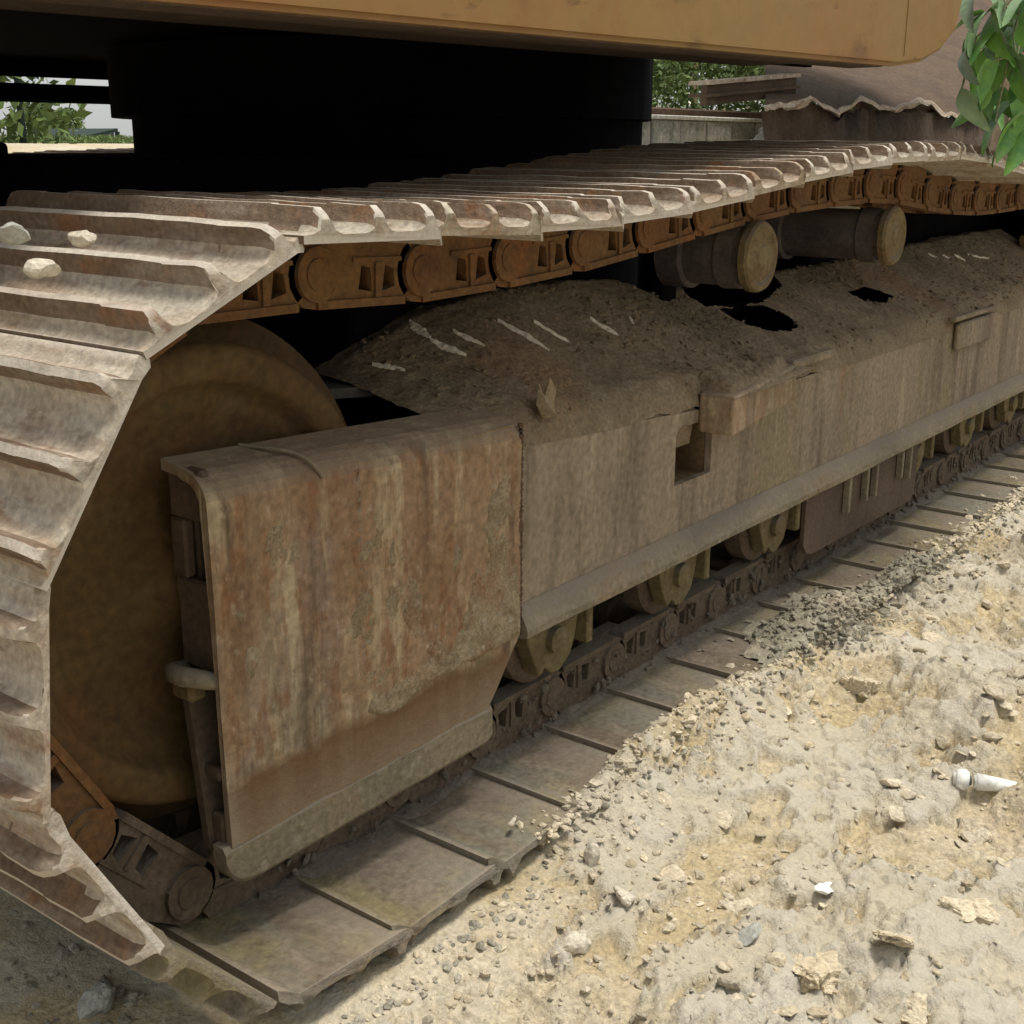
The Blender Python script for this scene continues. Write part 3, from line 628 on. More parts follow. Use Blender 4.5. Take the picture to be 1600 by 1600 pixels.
patch('mud_crust', 1.49, 2.04, .46, .600, 1.1195, .0012, lambda x, z: np.minimum(m2(x, z)*.5, (ze(x)-.034-z)*20), M_dirt, TF)
patch('mud_crust', 2.39, 4.7, .47, .60, 1.1195, .0012, lambda x, z: np.minimum(m2(x, z)*.5, (ze(x)-.034-z)*20), M_dirt, TF, .006)
xx, yy = np.meshgrid(np.arange(2.045, 2.39, .004), np.arange(1.045, 1.14, .004))
em = np.minimum(sst(0, .03, xx-2.045-.01), sst(0, .03, 2.385-xx-.01))*sst(.006, .03, yy-1.045+.02*(fbm(xx*20, yy*20, 3)-.5)-.03*np.clip((xx-2.2)/.18, 0, 1))
zz = .553+.012*np.clip((xx-2.2)/.18, 0, 1)+em*(.010+.030*np.clip((yy-1.045)/.09, 0, 1))*(.4+1.1*fbm(xx*25, yy*25, 5, .6))+.003*em*(fbm(xx*70, yy*70, 3)-.5)
me = grid_mesh('mud_crust', xx, yy, zz); ob = link_mesh('mud_crust', me, M_dirt, TF); ob['kind'] = 'stuff'
P = []; Sz = []
while len(P) < 1900:
    x = 1.42+3.0*RNG.random(); y = 1.13+.29*RNG.random()
    i_ = int(round((y-1.1185)/SY_)); j_ = int(round((x-.90)/SX_))
    if hole[min(i_, _fr[0]-1), j_] or RNG.random() > sst(.4, .6, float(fbm(x*5, y*9, 3)))+.1: continue
    P.append((x, y)); Sz.append(.0018+.008*RNG.random()**4)
scatter('dirt_crumbs', P, Sz, M_dirt, zfun=topz, parent=TF)
# carrier rollers
for x, z, y1 in ((2.362, .782, 1.375), (3.085, .786, 1.50)):
    bm = bmesh.new(); L_ = y1-1.17
    lathe(bm, [(.030, .008), (.060, .010), (.060, .03), (.066, .032), (.068, .07), (.062, .074), (.062, L_-.06), (.072, L_-.055), (.072, L_)], x, 1.17, z, 36)
    r = from_bm('carrier_roller', bm, M_roller, EX, smooth=False)
    bm = bmesh.new(); lathe(bm, [(.0001, -.006), (.020, -.007), (.026, -.003), (.050, -.001), (.058, -.006), (.068, -.004), (.072, .002), (.072, .016), (.05, .018)], x, 1.166, z, 36, .012); from_bm('roller_cap', bm, M_cap, r)
    bm = bmesh.new(); box(bm, x-.03, x+.03, y1, y1+.03, .56, z+.03); from_bm('roller_support', bm, M_black, r)
# track rollers with their hanging end castings
RX = [1.625, 2.045, 2.465, 2.90, 3.33, 3.76, 4.19, 4.6]
for i, x in enumerate(RX):
    bm = bmesh.new()
    lathe(bm, [(.03, -.118), (.045, -.112), (.062, -.098), (.082, -.094), (.088, -.09), (.088, -.052), (.070, -.048), (.070, .048), (.088, .052), (.088, .09), (.05, .1), (.03, .115)], x, YC, .193, 28)
    r = from_bm('track_roller', bm, M_linkb, EX)
    bm = bmesh.new()
    o_ = [(x-.078, .249), (x-.078, .205), (x-.060, .165), (x-.045, .138), (x-.028, .150), (x-.010, .132), (x+.012, .130), (x+.045, .150), (x+.062, .19), (x+.070, .249)]
    prism_xz(bm, o_, 1.142, 1.172); bmesh.ops.bevel(bm, geom=[e for e in bm.edges], offset=.002, segments=1, affect='EDGES')
    box(bm, x+.072, x+.090, 1.125, 1.175, .165, .2485)
    lathe(bm, [(.024, 0), (.024, -.012), (.015, -.016)], x-.005, 1.1415, .195, 14)
    for q in (-.05, .045): lathe(bm, [(.009, 0), (.009, -.010)], x+q, 1.1415, .232, 6)
    from_bm('roller_bracket', bm, M_olive, r)
# chain guard plate under the beam
bm = bmesh.new(); prism_xz(bm, [(2.565, .2485), (2.565, .125), (2.585, .100), (2.62, .092), (3.24, .082), (3.27, .10), (3.27, .2485)], 1.118, 1.128)
CG = from_bm('chain_guard', bm, M_brownu, EX)
for x, w in ((2.77, .012), (2.88, .010), (2.94, .008), (3.11, .012), (3.17, .010)):
    bm = bmesh.new(); box(bm, x, x+w, 1.100, 1.1175, .155+.02*random.random(), .246, bev=.002); from_bm('rib', bm, M_lip, CG)
# plaster splashes on the dirt
def splash(p, q, w):
    bm = bmesh.new(); p = np.array(p); q = np.array(q); d = q-p; L_ = np.linalg.norm(d); d /= L_; nrm = np.array([-d[1], d[0]]); n = 12; top = []; 
    for k in range(n+1):
        t = k/n; c = p+(q-p)*t; ww = w*.8*(.35+.65*math.sin(PI*min(1, t*1.05+.04)))*random.uniform(.8, 1.15)
        row = []
        for s, hh in ((-1, .0), (-.5, .003), (.4, .0035), (1, .0)):
            v = c+nrm*s*ww/2+nrm*random.uniform(-.001, .001); row.append(bm.verts.new((v[0], v[1], topz(*v)+hh)))
        top.append(row)
    for a, b in zip(top, top[1:]):
        for k in range(3): bm.faces.new((a[k], a[k+1], b[k+1], b[k]))
    r = bmesh.ops.extrude_face_region(bm, geom=list(bm.faces)); 
    for v in r['geom']:
        if isinstance(v, bmesh.types.BMVert): v.co.z -= .006
    from_bm('plaster_splash', bm, M_splash, TF)
for a, b, w in (((640, 502), (672, 528), .026), ((672, 532), (728, 556), .020), ((708, 517), (757, 541), .012), ((778, 500), (858, 549), .017), ((834, 504), (890, 534), .012), ((922, 498), (966, 525), .014), ((984, 498), (992, 512), .008), ((582, 572), (633, 580), .014),
                ((1450, 396), (1466, 404), .012), ((1472, 399), (1486, 405), .01), ((1490, 399), (1508, 407), .012), ((1512, 398), (1545, 404), .008)):
    p, q = hit(*a), hit(*b)
    if p and q: splash(p, q, w)

# dusty plate bridging the inner yoke arm, behind the idler
bm = bmesh.new(); o_ = [(1.27, 1.37), (1.37, 1.31), (1.62, 1.35), (1.95, 1.44), (1.98, 1.80), (1.50, 1.74)]
a_ = [bm.verts.new((x, y, .645+.01*(y-1.3))) for x, y in o_]; b_ = [bm.verts.new((x, y, .63)) for x, y in o_]
bm.faces.new(a_); bm.faces.new(b_[::-1])
for k in range(6): bm.faces.new((a_[k], b_[k], b_[(k+1) % 6], a_[(k+1) % 6]))
sub('yoke_top_plate', bm, M_gdust)
# ---- carbody and slewing ring
bm = bmesh.new(); lathe(bm, [(.70, 0), (.70, .001)], 0, 0, 0, 8); bm.free()
def vcyl(name, cx, cy, r, z0, z1, mat, parent, seg=64):
    bm = bmesh.new(); bmesh.ops.create_cone(bm, cap_ends=True, segments=seg, radius1=r, radius2=r, depth=z1-z0, matrix=Matrix.Translation((cx, cy, (z0+z1)/2)))
    return from_bm(name, bm, mat, parent)
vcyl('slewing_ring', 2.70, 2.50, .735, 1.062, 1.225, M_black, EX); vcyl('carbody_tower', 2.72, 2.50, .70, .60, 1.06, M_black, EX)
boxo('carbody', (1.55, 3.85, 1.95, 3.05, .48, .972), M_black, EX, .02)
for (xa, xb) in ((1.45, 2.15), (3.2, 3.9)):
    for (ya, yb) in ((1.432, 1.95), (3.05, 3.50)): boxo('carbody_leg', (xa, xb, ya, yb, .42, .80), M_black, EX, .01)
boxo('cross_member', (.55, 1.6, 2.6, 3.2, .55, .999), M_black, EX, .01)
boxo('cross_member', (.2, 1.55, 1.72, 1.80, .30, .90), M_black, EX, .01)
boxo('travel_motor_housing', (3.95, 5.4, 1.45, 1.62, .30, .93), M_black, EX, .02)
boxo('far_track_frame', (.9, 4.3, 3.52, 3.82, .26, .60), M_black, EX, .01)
# ---- house, slewed a little
HA = math.radians(-8.2); HC = Vector((2.72, 2.47, 0)); HB = 1.155
HM = Matrix.Translation(HC) @ Matrix.Rotation(HA, 4, 'Z')
def hobj(name, bm, mat, parent=EX):
    for v in bm.verts: v.co = HM @ v.co
    return from_bm(name, bm, mat, parent)
HE = .36; YN = -1.460         # local: near side y, front end x
bm = bmesh.new()
# side skin: rounded lower front corner
out = [(-2.5, HB), (.10, HB), (.20, HB+.012), (.28, HB+.040), (.335, HB+.080), (HE-.004, HB+.16), (HE, HB+.3), (HE, 2.3), (-2.5, 2.3)]
prism_xz(bm, out, YN, YN+.02)
bmesh.ops.bevel(bm, geom=[e for e in bm.edges if abs(e.verts[0].co.y-e.verts[1].co.y) < 1e-5 and e.verts[0].co.y < YN+.001 and len(e.link_faces) == 2 and abs(e.calc_face_angle(0)) > .5], offset=.008, segments=2, affect='EDGES')
hp = hobj('house_side_panel', bm, M_yellow)
bm = bmesh.new(); box(bm, -2.5, -1.0, YN-.004, YN-.001, HB+.006, HB+.028, bev=0); bm.free()
bm = bmesh.new(); box(bm, .12, .123, YN-.0015, YN+.001, HB+.02, 2.2, bev=0); hobj('panel_seam', bm, M_yellow, hp)
bm = bmesh.new(); box(bm, -2.5, .08, YN+.0205, YN+.10, HB-.002, HB+.010, bev=.002); hobj('bottom_flange', bm, M_brownu, EX)
bm = bmesh.new(); box(bm, -2.5, .08, YN+.101, YN+.36, HB+.012, HB+.03, bev=.002); hobj('belly_plate', bm, M_brownu)
bm = bmesh.new(); box(bm, -2.5, HE-.03, YN+.36, 1.10, HB+.085, HB+.11, bev=.002); hobj('house_floor', bm, M_black)
bm = bmesh.new(); box(bm, -2.5, HE-.03, YN+.35, YN+.37, HB+.02, HB+.085, bev=0); hobj('floor_rib', bm, M_black)
bm = bmesh.new(); box(bm, HE-.03, HE-.015, YN+.021, 1.3, HB+.10, 2.3, bev=0); hobj('front_bulkhead', bm, M_redbrown)
bm = bmesh.new(); box(bm, -2.5, HE-.035, YN+.021, 1.3, 2.28, 2.295, bev=0); hobj('house_roof', bm, M_yellow)
bm = bmesh.new(); box(bm, -2.53, -2.501, YN-.01, 1.3, HB-.002, 2.3, bev=.004); hobj('counterweight_back', bm, M_yellow)
bm = bmesh.new(); box(bm, -2.6, HE-.2, 1.16, 1.20, HB-.03, HB+.02, bev=0); box(bm, -2.45, -2.38, 1.15, 1.21, HB-.03, HB+.1, bev=0); box(bm, -2.6, HE-.2, 1.2005, 1.215, HB-.035, HB-.02, bev=0); box(bm, -2.6, HE-.2, 1.02, 1.06, HB+.034, HB+.10, bev=0); hobj('far_side_rail', bm, M_black)
bm = bmesh.new(); box(bm, HE-.05, HE+.12, YN+.10, YN+.2, HB+.08, 2.2, bev=.01); hobj('front_post', bm, M_redbrown)

# ------------------------------------------------------------------ loose things on and beside the track
def stone(name, px, py, plane, val, s, mat, label, cat='stone', flat=.6, sub=None, sink=.25, group=None, ax=(1, .8)):
    d = Rr*((px-800)/1958.7)+Rd*((py-800)/1958.7)+Rf
    if plane == 'z': t = (val-1)/d.z
    elif plane == 'g':
        t = -1/d.z
        for _ in range(30): t = .6*t+.4*(float(gh(d.x*t, d.y*t))-1)/d.z
    else: t = val/d.y
    p = d*t+Vector((0, 0, 1))
    v = rock_verts(ICO4[0] if cat == 'clod' else ICO3[0], s*ax[0], s*ax[1], s*flat, .05); r = np.random.default_rng(int(px))
    am = .75 if cat == 'clod' else .28
    k = 1+am*(fbm(v[:, 0]/s*(2.6 if cat == 'clod' else 1.6)+px, v[:, 1]/s*2.2+v[:, 2]/s*1.6, 5)-.5)*2; v = v*k[:, None]
    me = bpy.data.meshes.new(name); me.from_pydata(v.tolist(), [], (ICO4 if cat == 'clod' else ICO3)[1].tolist())
    o = link_mesh(name, me, mat, None, (p.x, p.y, p.z+s*flat*(1-2*sink)*.6)); tag(o, label, cat, group); return o
stone('stone', 22, 372, 'z', .915, .017, M_stone, 'small grey-green stone on the upper track shoes at the left picture edge')
stone('stone', 128, 376, 'z', .905, .015, M_pstone, 'small cream stone between the uppermost grousers, right of the grey-green one')
stone('stone', 66, 424, 'z', .885, .016, M_pstone, 'largest cream stone lying on the shoes curving over the idler')
stone('stone', 468, 1562, 'g', 0, .020, M_pstone, 'rounded cream stone wedged at the front corner of the lowest shoe')
stone('stone', 150, 1572, 'g', 0, .030, M_stone, 'angular blue-grey stone in the gravel at the lower left', flat=.7)
stone('soil_clod', 1268, 1530, 'g', 0, .052, M_clod, 'biggest cream soil clod, lumpy, at the lower right', 'clod', flat=.38)
stone('soil_clod', 1395, 1470, 'g', 0, .034, M_clod, 'flat pale clod just right of and above the biggest clod', 'clod', flat=.35)
stone('soil_clod', 1520, 1425, 'g', 0, .036, M_clod, 'pale clod with a dark hollow under it near the right edge', 'clod', flat=.4)
stone('soil_clod', 1430, 1585, 'g', 0, .030, M_clod, 'cracked cream clod at the very bottom, right of the biggest clod', 'clod', flat=.45)
stone('stone', 905, 1480, 'g', 0, .026, M_pstone, 'split cream stone with dark gap, below the middle of the ground', flat=.6, ax=(.6, 1))
stone('stone', 975, 1405, 'g', 0, .022, M_pstone, 'pinkish pale stone in the cluster of broken crust', flat=.55)
stone('stone', 925, 1345, 'g', 0, .024, M_pstone, 'upright pale chip between the track edge and the crust cluster', flat=1.1, ax=(.6, .5))
stone('stone', 1170, 1465, 'g', 0, .024, M_stone, 'flat bluish-white stone half sunk in the soil', flat=.3)
stone('stone', 1290, 1390, 'g', 0, .025, M_white, 'thin whitish chip lying flat in the middle of the soil', flat=.18, ax=(1.3, .5))
stone('stone', 1510, 893, 'g', 0, .038, M_pstone, 'whitish stone on top of the gravel at the far track edge', flat=.4)
stone('soil_clod', 1345, 1075, 'g', 0, .042, M_clod, 'brown-shadowed clod on the berm by the track', 'clod', flat=.45)
stone('stone', 800, 1285, 'z', .02, .008, M_pstone, 'tiny white chip on the lower track shoe', flat=.4, ax=(1.5, .7))
for nm, (px, py, zz_), sz, an, lb in (('dry_leaf', (1238, 231, .975), .11, .3, 'larger bleached dry leaf on the upper track below the low wall'), ('dry_leaf', (1085, 248, .958), .10, .1, 'bleached dry leaf lying on the middle of the upper track'), ('dry_leaf', (1018, 260, .955), .03, 1.2, 'small pale leaf scrap left of the other leaves on the upper track')):
    d = Rr*((px-800)/1958.7)+Rd*((py-800)/1958.7)+Rf; p = d*((zz_-1)/d.z); bm = bmesh.new(); vs_ = []
    for k in range(10):
        a = 2*PI*k/10; vs_.append(bm.verts.new((sz*math.cos(a)*(1+.1*math.sin(3*a)), sz*.42*math.sin(a), .006*math.sin(2*a)+.004)))
    c_ = bm.verts.new((0, 0, 0)); [bm.faces.new((vs_[k], vs_[(k+1) % 10], c_)) for k in range(10)]
    r_ = bmesh.ops.extrude_face_region(bm, geom=list(bm.faces)); [setattr(v.co, 'z', v.co.z-.002) for v in r_['geom'] if isinstance(v, bmesh.types.BMVert)]
    o = from_bm(nm, bm, M_conctop, None, loc=(p.x, p.y, zz_+.012)); o.rotation_euler = (0, 0, an); tag(o, lb, 'dry leaf')
# mud flake on the frame edge
bm = bmesh.new()
fl = [(0, 0), (.012, .018), (.004, .040), (-.012, .058), (-.022, .030), (-.038, .050), (-.042, .020), (-.03, -.004)]
prism_xz(bm, fl, 0, .010)
for v in bm.verts: v.co.y += random.uniform(-.008, .008)
o = from_bm('mud_flake', bm, M_crust, None, loc=(1.585, 1.115, .592)); o.rotation_euler = (math.radians(-20), .2, .25); tag(o, 'ragged pale flake of dried mud standing on the frame edge above the weld seam', 'mud flake')
# white plastic scrap
d = Rr*((1530-800)/1958.7)+Rd*((1232-800)/1958.7)+Rf; t = -1/d.z
for _ in range(40): t = .6*t+.4*(float(gh(d.x*t, d.y*t))+.014-1)/d.z
p = d*t; gz = float(gh(p.x, p.y))
WP = empty('plastic_scrap', (p.x, p.y, gz+.012), 'white plastic tube scrap with a dark band, lying on the soil at the right', 'plastic scrap')
def hcyl(name, x0, x1, r0, r1, mat):
    bm = bmesh.new(); bmesh.ops.create_cone(bm, cap_ends=True, segments=16, radius1=r0, radius2=r1, depth=x1-x0, matrix=Matrix.Translation(((x0+x1)/2, 0, .014)) @ Matrix.Rotation(PI/2, 4, 'Y'))
    bmesh.ops.bevel(bm, geom=[e for e in bm.edges if len(e.link_faces) == 2 and e.calc_face_angle(0) > 1], offset=.004, segments=2, affect='EDGES')
    q = from_bm(name, bm, mat, None, smooth=True); q.parent = WP; return q
hcyl('tube', -.010, .070, .015, .008, M_white); hcyl('cap', -.044, -.020, .016, .019, M_white); hcyl('band', -.0225, -.0145, .012, .012, M_dband)
WP.rotation_euler = (0, .05, math.radians(-65))
# gravel heap on the shoes
P = []; Sz = []
xs = np.arange(2.12, 3.15, .007); ys = np.arange(.90, 1.16, .007); X2, Y2 = np.meshgrid(xs, ys)
def heap(x, y):
    a = np.exp(-((x-2.42)/.20)**2-((y-.985)/.085)**2)*.066+np.exp(-((x-2.85)/.16)**2-((y-.97)/.045)**2)*.05
    return -.004+a*(.4+1.1*fbm(x*12, y*12, 4))+.03*(fbm(x*35, y*35, 4)-.5)-.0
hm = heap(X2, Y2)-.12*sst(.965, .905, Y2); ms = hm < .050
me = grid_mesh('gravel_heap', X2, Y2, np.maximum(hm, -.02), hm < .002)
tag(link_mesh('gravel_heap', me, M_gravel), 'grey-green gravel spilled over the lower track shoes', kind='stuff')
for _ in range(1500):
    x = RNG.normal(2.42, .19) if RNG.random() < .6 else RNG.normal(2.85, .16); y = RNG.normal(.985, .06)
    if heap(x, y) > .012: P.append((x, y)); Sz.append(.004+.009*RNG.random()**2)
scatter('loose_gravel', P, Sz, M_gravel, 'loose grey-green gravel on the heap over the track shoes', zfun=heap)
# darker gravel right at the shoe ends
P = []; Sz = []
for _ in range(700):
    x = .45+3.3*RNG.random(); y = .962-abs(RNG.normal(0, .035))
    P.append((x, y)); Sz.append(.003+.007*RNG.random()**2)
for _ in range(700):
    P.append((.25+.55*RNG.random(), .80+1.0*RNG.random())); Sz.append(.004+.010*RNG.random()**2)
scatter('edge_gravel', P, Sz, M_egrav, 'greenish gravel and grit along the ends of the track shoes')

P = []; Sz = []
for _ in range(1500):
    x = 1.35+3.0*RNG.random(); y = .955+abs(RNG.normal(0, .035))
    P.append((x, y)); Sz.append(.003+.010*RNG.random()**2.5)
scatter('berm_crumbs', P, Sz, M_clod, 'pale crumbs spilling over the edge of the lower track shoes', zfun=lambda x, y: max(float(gh(x, y)), .0))
P = []; V_ = []; F_ = []; o_n = 0
for _ in range(420):
    x = .98+3.6*RNG.random(); a_n = RNG.random(); y = 1.185-.012*RNG.random(); z = .0+.10*RNG.random()**1.3; s_ = .003+.007*RNG.random()**2
    v = rock_verts(ICO1[0], s_, s_*.6, s_, .3)+np.array([x, y, z]); V_.append(v); F_.append(ICO1[1]+o_n); o_n += len(v)
me = bpy.data.meshes.new('mud_lumps'); me.from_pydata(np.concatenate(V_).tolist(), [], np.concatenate(F_).tolist()); ob = link_mesh('mud_lumps', me, M_pdust, EX); ob['kind'] = 'stuff'
# dust packed against the chain on the lower shoes
xx, yy = np.meshgrid(np.arange(.90, 4.75, .009), np.arange(1.09, 1.205, .006))
zz = -.016+.036*sst(1.13, 1.195, yy+.05*(fbm(xx*8, yy*8, 4)-.5))*(.4+.8*fbm(xx*10+5, yy*10, 4))+.008*(fbm(xx*45, yy*45, 4)-.5)
me = grid_mesh('packed_dust', xx, yy, zz); ob = link_mesh('packed_dust', me, M_pdust, EX); ob['kind'] = 'stuff'
# ------------------------------------------------------------------ plant at the right
def leaf_mesh(L_, w, seed, droop=.5):
    rg = random.Random(seed); bm = bmesh.new(); n = 9; rows = []
    for k in range(n+1):
        t = k/n; ww = w*math.sin(PI*min(1, t**.75*.97+.02))**.8*.5; zz = -droop*L_*t*t*.6
        wv = .06*w*math.sin(t*9+seed)
        rows.append([bm.verts.new((t*L_, s*ww, zz+abs(s)*ww*.35+wv*s)) for s in (-1, -.5, 0, .5, 1)])
    for a, b in zip(rows, rows[1:]):
        for k in range(4): bm.faces.new((a[k], a[k+1], b[k+1], b[k]))
    me = bpy.data.meshes.new('leaf'); bm.to_mesh(me); bm.free()
    for p in me.polygons: p.use_smooth = True
    return me
PL = empty('leafy_plant', (3.42, .80, 0), 'green leafy shrub with long drooping leaves in front of the yellow body', 'plant')
bm = bmesh.new(); tube(bm, [(3.42, .80, 0), (3.40, .83, .5), (3.36, .88, 1.0), (3.26, .95, 1.45), (3.2, 1.0, 1.8)], [.014, .013, .011, .009, .006], 8)
from_bm('stem', bm, M_stem, PL)
LM = [leaf_mesh(.15, .052, 1, .7), leaf_mesh(.17, .06, 2, 1.0), leaf_mesh(.13, .045, 3, .4)]
LMP = [q.copy() for q in LM]
for q in LM: q.materials.append(M_leaf)
for q in LMP: q.materials.append(M_leafp)
def at(px, py, x):
    d = Rr*((px-800)/1958.7)+Rd*((py-800)/1958.7)+Rf; t = x/d.x; return d*t+Vector((0, 0, 1))
def leaf(p0, p1, roll, k, palel=False, sc=1):
    """leaf from pixel p0 to pixel p1"""
    a = at(*p0); b = at(*p1); dr = (b-a); L_ = dr.length; q = dr.to_track_quat('X', 'Z')
    o = bpy.data.objects.new('leaf', (LMP if palel else LM)[k]); COL.objects.link(o); o.parent = PL; o.location = a-PL.location
    o.rotation_euler = (q @ Euler((roll, -.3, 0)).to_quaternion()).to_euler(); s = L_/[.15, .17, .13][k]*1.12*sc; o.scale = (s, s*1.2, s)
    return o
for p0, p1, r, k, pl in (((1520, 60, 3.05), (1478, 132, 2.95), 1.2, 1, True), ((1530, 55, 3.1), (1505, 150, 3.05), 1.9, 0, False), ((1560, 10, 3.1), (1500, 60, 3.0), .5, 1, True), ((1570, 5, 3.15), (1545, 95, 3.1), 1.4, 1, True),
    ((1580, 40, 3.1), (1515, 75, 3.0), .2, 1, False), ((1555, 70, 3.1), (1540, 160, 3.1), 1.0, 1, False), ((1575, 70, 3.15), (1560, 175, 3.15), 2.0, 2, False), ((1550, 95, 3.05), (1510, 160, 3.0), .9, 1, False),
    ((1500, 140, 3.0), (1512, 205, 2.98), 1.3, 0, True), ((1545, 130, 3.1), (1530, 200, 3.1), 1.7, 1, False), ((1600, 150, 3.2), (1530, 205, 3.1), .3, 1, False), ((1605, 175, 3.2), (1545, 232, 3.15), .4, 1, False),
    ((1600, 180, 3.2), (1575, 245, 3.2), 1.1, 1, False), ((1610, 200, 3.2), (1600, 270, 3.2), 1.5, 0, False), ((1600, 20, 3.2), (1560, 70, 3.1), .8, 0, False), ((1615, 30, 3.2), (1585, 110, 3.2), 1.5, 1, True), ((1530, -20, 3.1), (1490, 30, 3.0), .7, 1, True),
    ((1590, -20, 3.2), (1600, 60, 3.2), 1.2, 0, False), ((1620, -10, 3.2), (1565, 20, 3.1), .3, 1, True), ((1620, 100, 3.25), (1580, 150, 3.2), .9, 0, False)):
    leaf(p0, p1, r, k, pl)
rl = random.Random(5)
for k in range(20):
    px = rl.uniform(1515, 1620); py = rl.uniform(-30, 150)-max(0, 1540-px)*.4; an = rl.uniform(.9, 2.6); L_ = rl.uniform(45, 80); dpt = rl.uniform(3.05, 3.3)
    leaf((px, py, dpt), (px+L_*math.cos(an), py+L_*math.sin(an), dpt-rl.uniform(-.05, .1)), rl.uniform(.2, 2), rl.randrange(3), rl.random() < .3)
for k in range(7):
    a_ = at(rl.uniform(1540, 1620), rl.uniform(-20, 60), 3.2); b_ = at(rl.uniform(1500, 1590), rl.uniform(60, 200), 3.1)
    bm = bmesh.new(); tube(bm, [a_, (a_+b_)/2+Vector((0, 0, .02)), b_], [.0035, .0028, .0015], 5); from_bm('stalk', bm, M_stem, PL)
for pts in (((3.36, .88, 1.0), (3.22, .98, 1.10), at(1530, 200, 3.08)), ((3.26, .95, 1.45), at(1560, 30, 3.15), at(1525, 58, 3.06)), ((3.3, .92, 1.3), at(1570, 90, 3.15), at(1548, 96, 3.06)), (at(1525, 58, 3.06), at(1510, 110, 3.02), at(1500, 150, 3.0))):
    bm = bmesh.new(); tube(bm, pts, [.004, .003, .002], 6); from_bm('stalk', bm, M_stem, PL)

# ------------------------------------------------------------------ far side: wall, bank, beam, trees
def ray_at(px, py, y):
    d = Rr*((px-800)/1958.7)+Rd*((py-800)/1958.7)+Rf; return d*(y/d.y)+Vector((0, 0, 1))
YW = 6.6
pa = ray_at(960, 181, YW); pb = ray_at(1216, 181, YW); zt_ = ray_at(1100, 182, YW).z
LW = empty('low_concrete_wall', ((pa.x+pb.x)/2, YW, 1.0), 'low weathered concrete block wall with bleached cap, beyond the excavator', 'wall')
nb = 9; wdt = (pb.x-pa.x+1.5)/nb
for k in range(nb):
    x0 = pb.x-(k+1)*wdt+.012; x1 = pb.x-k*wdt-.012
    bm = bmesh.new(); box(bm, x0, x1, YW+random.uniform(-.012, .012), YW+.2, .90, zt_-.045+random.uniform(-.004, .004), bev=.012, seg=2); from_bm('concrete_block', bm, M_conc, LW)
bm = bmesh.new(); box(bm, pb.x-nb*wdt, pb.x, YW-.02, YW+.24, zt_-.04, zt_, bev=.008); from_bm('wall_cap', bm, M_conctop, LW)
# verge behind the wall: kerb band, hedge with blossoms
pc = ray_at(1000, 166, 9.0); pdn = ray_at(1350, 166, 9.0)
bm = bmesh.new(); box(bm, 10, pdn.x+3, 9.0, 9.3, .9, pc.z, bev=.02); tag(from_bm('roadside_kerb', bm, M_bankt, None), 'long grey-brown kerb behind the low concrete wall', 'kerb')
def leaf_cloud(name, n, cfun, size, mat, parent=None, kind=None):
    c = np.array([cfun() for _ in range(n)]); a = RNG.normal(size=(n, 3)); a /= np.linalg.norm(a, axis=1)[:, None]; b = np.cross(a, RNG.normal(size=(n, 3))); b /= np.linalg.norm(b, axis=1)[:, None]
    s = size*(.5+RNG.random((n, 1))); V = np.concatenate([c-a*s, c+b*s*.45, c+a*s, c-b*s*.45], 1).reshape(-1, 3)
    me = bpy.data.meshes.new(name); me.from_pydata(V.tolist(), [], np.arange(n*4).reshape(-1, 4).tolist())
    o = link_mesh(name, me, mat, parent)
    if kind: o['kind'] = kind
    return o
tag(leaf_cloud('hedge', 22000, lambda: (9+RNG.random()*19, 9.6+RNG.random()*1.0, 1.0+RNG.random()**.9*(1.5+.3*math.sin(RNG.random()*9))), .055, M_foliage), 'strip of bright green hedge with cream blossoms behind the kerb', kind='stuff')
tag(leaf_cloud('blossoms', 260, lambda: (11+RNG.random()*14, 9.45+RNG.random()*.1, 1.25+RNG.random()*.4), .035, M_flower), 'cream blossoms dotted along the hedge front', kind='stuff')
# earth bank with a broken bleached lip
xs = np.linspace(0, 1, 90)
rows = []
def bank_mesh(name, prof, mat, jag):
    """prof: list of (pixel y as function of s, depth y)"""
    bm = bmesh.new(); rings = []
    for i, s in enumerate(xs):
        px = 1195+(1640-1195)*s; ring = []
        for k, (fy, dy) in enumerate(prof):
            p = ray_at(px, fy(s), dy); r = jag*(float(vn(s*40+k*7, k*3.3))-.5); ring.append(bm.verts.new((p.x, p.y+r*2, p.z+r)))
        rings.append(ring)
    for a, b in zip(rings, rings[1:]):
        for k in range(len(prof)-1): bm.faces.new((a[k], a[k+1], b[k+1], b[k]))
    return bm
EPX = [1195, 1225, 1245, 1265, 1285, 1310, 1330, 1347, 1375, 1400, 1418, 1432, 1455, 1475, 1500, 1560, 1640]; EPY = [168, 162, 160, 149, 163, 173, 164, 152, 166, 169, 162, 155, 160, 176, 179, 186, 192]
edge = lambda s: float(np.interp(1195+445*s, EPX, EPY))+4*(float(vn(s*55, 2.))-.5)
bm = bank_mesh('earth_bank', [(lambda s: 262, 4.30), (lambda s: max(edge(s)+4, 245-70*min(1, s*3.2)), 4.42), (lambda s: edge(s)+14, 4.48), (lambda s: edge(s)+6, 4.44)], M_bank, .05)
EB = from_bm('earth_bank', bm, M_bank, None, smooth=True); tag(EB, kind='structure')
bm = bank_mesh('broken_lip', [(lambda s: edge(s)+3+9*float(vn(s*23, 7.)), 4.43), (lambda s: edge(s)+2+5*float(vn(s*31, 9.)), 4.37), (lambda s: edge(s)-1, 4.39), (lambda s: edge(s)-2, 4.55)], M_banke, .02)
o = from_bm('broken_lip', bm, M_banke, EB, smooth=False)
bm = bank_mesh('road_surface', [(lambda s: edge(s)-1, 4.56), (lambda s: 135, 5.0), (lambda s: 60, 6.8), (lambda s: -60, 9)], M_bankt, .01)
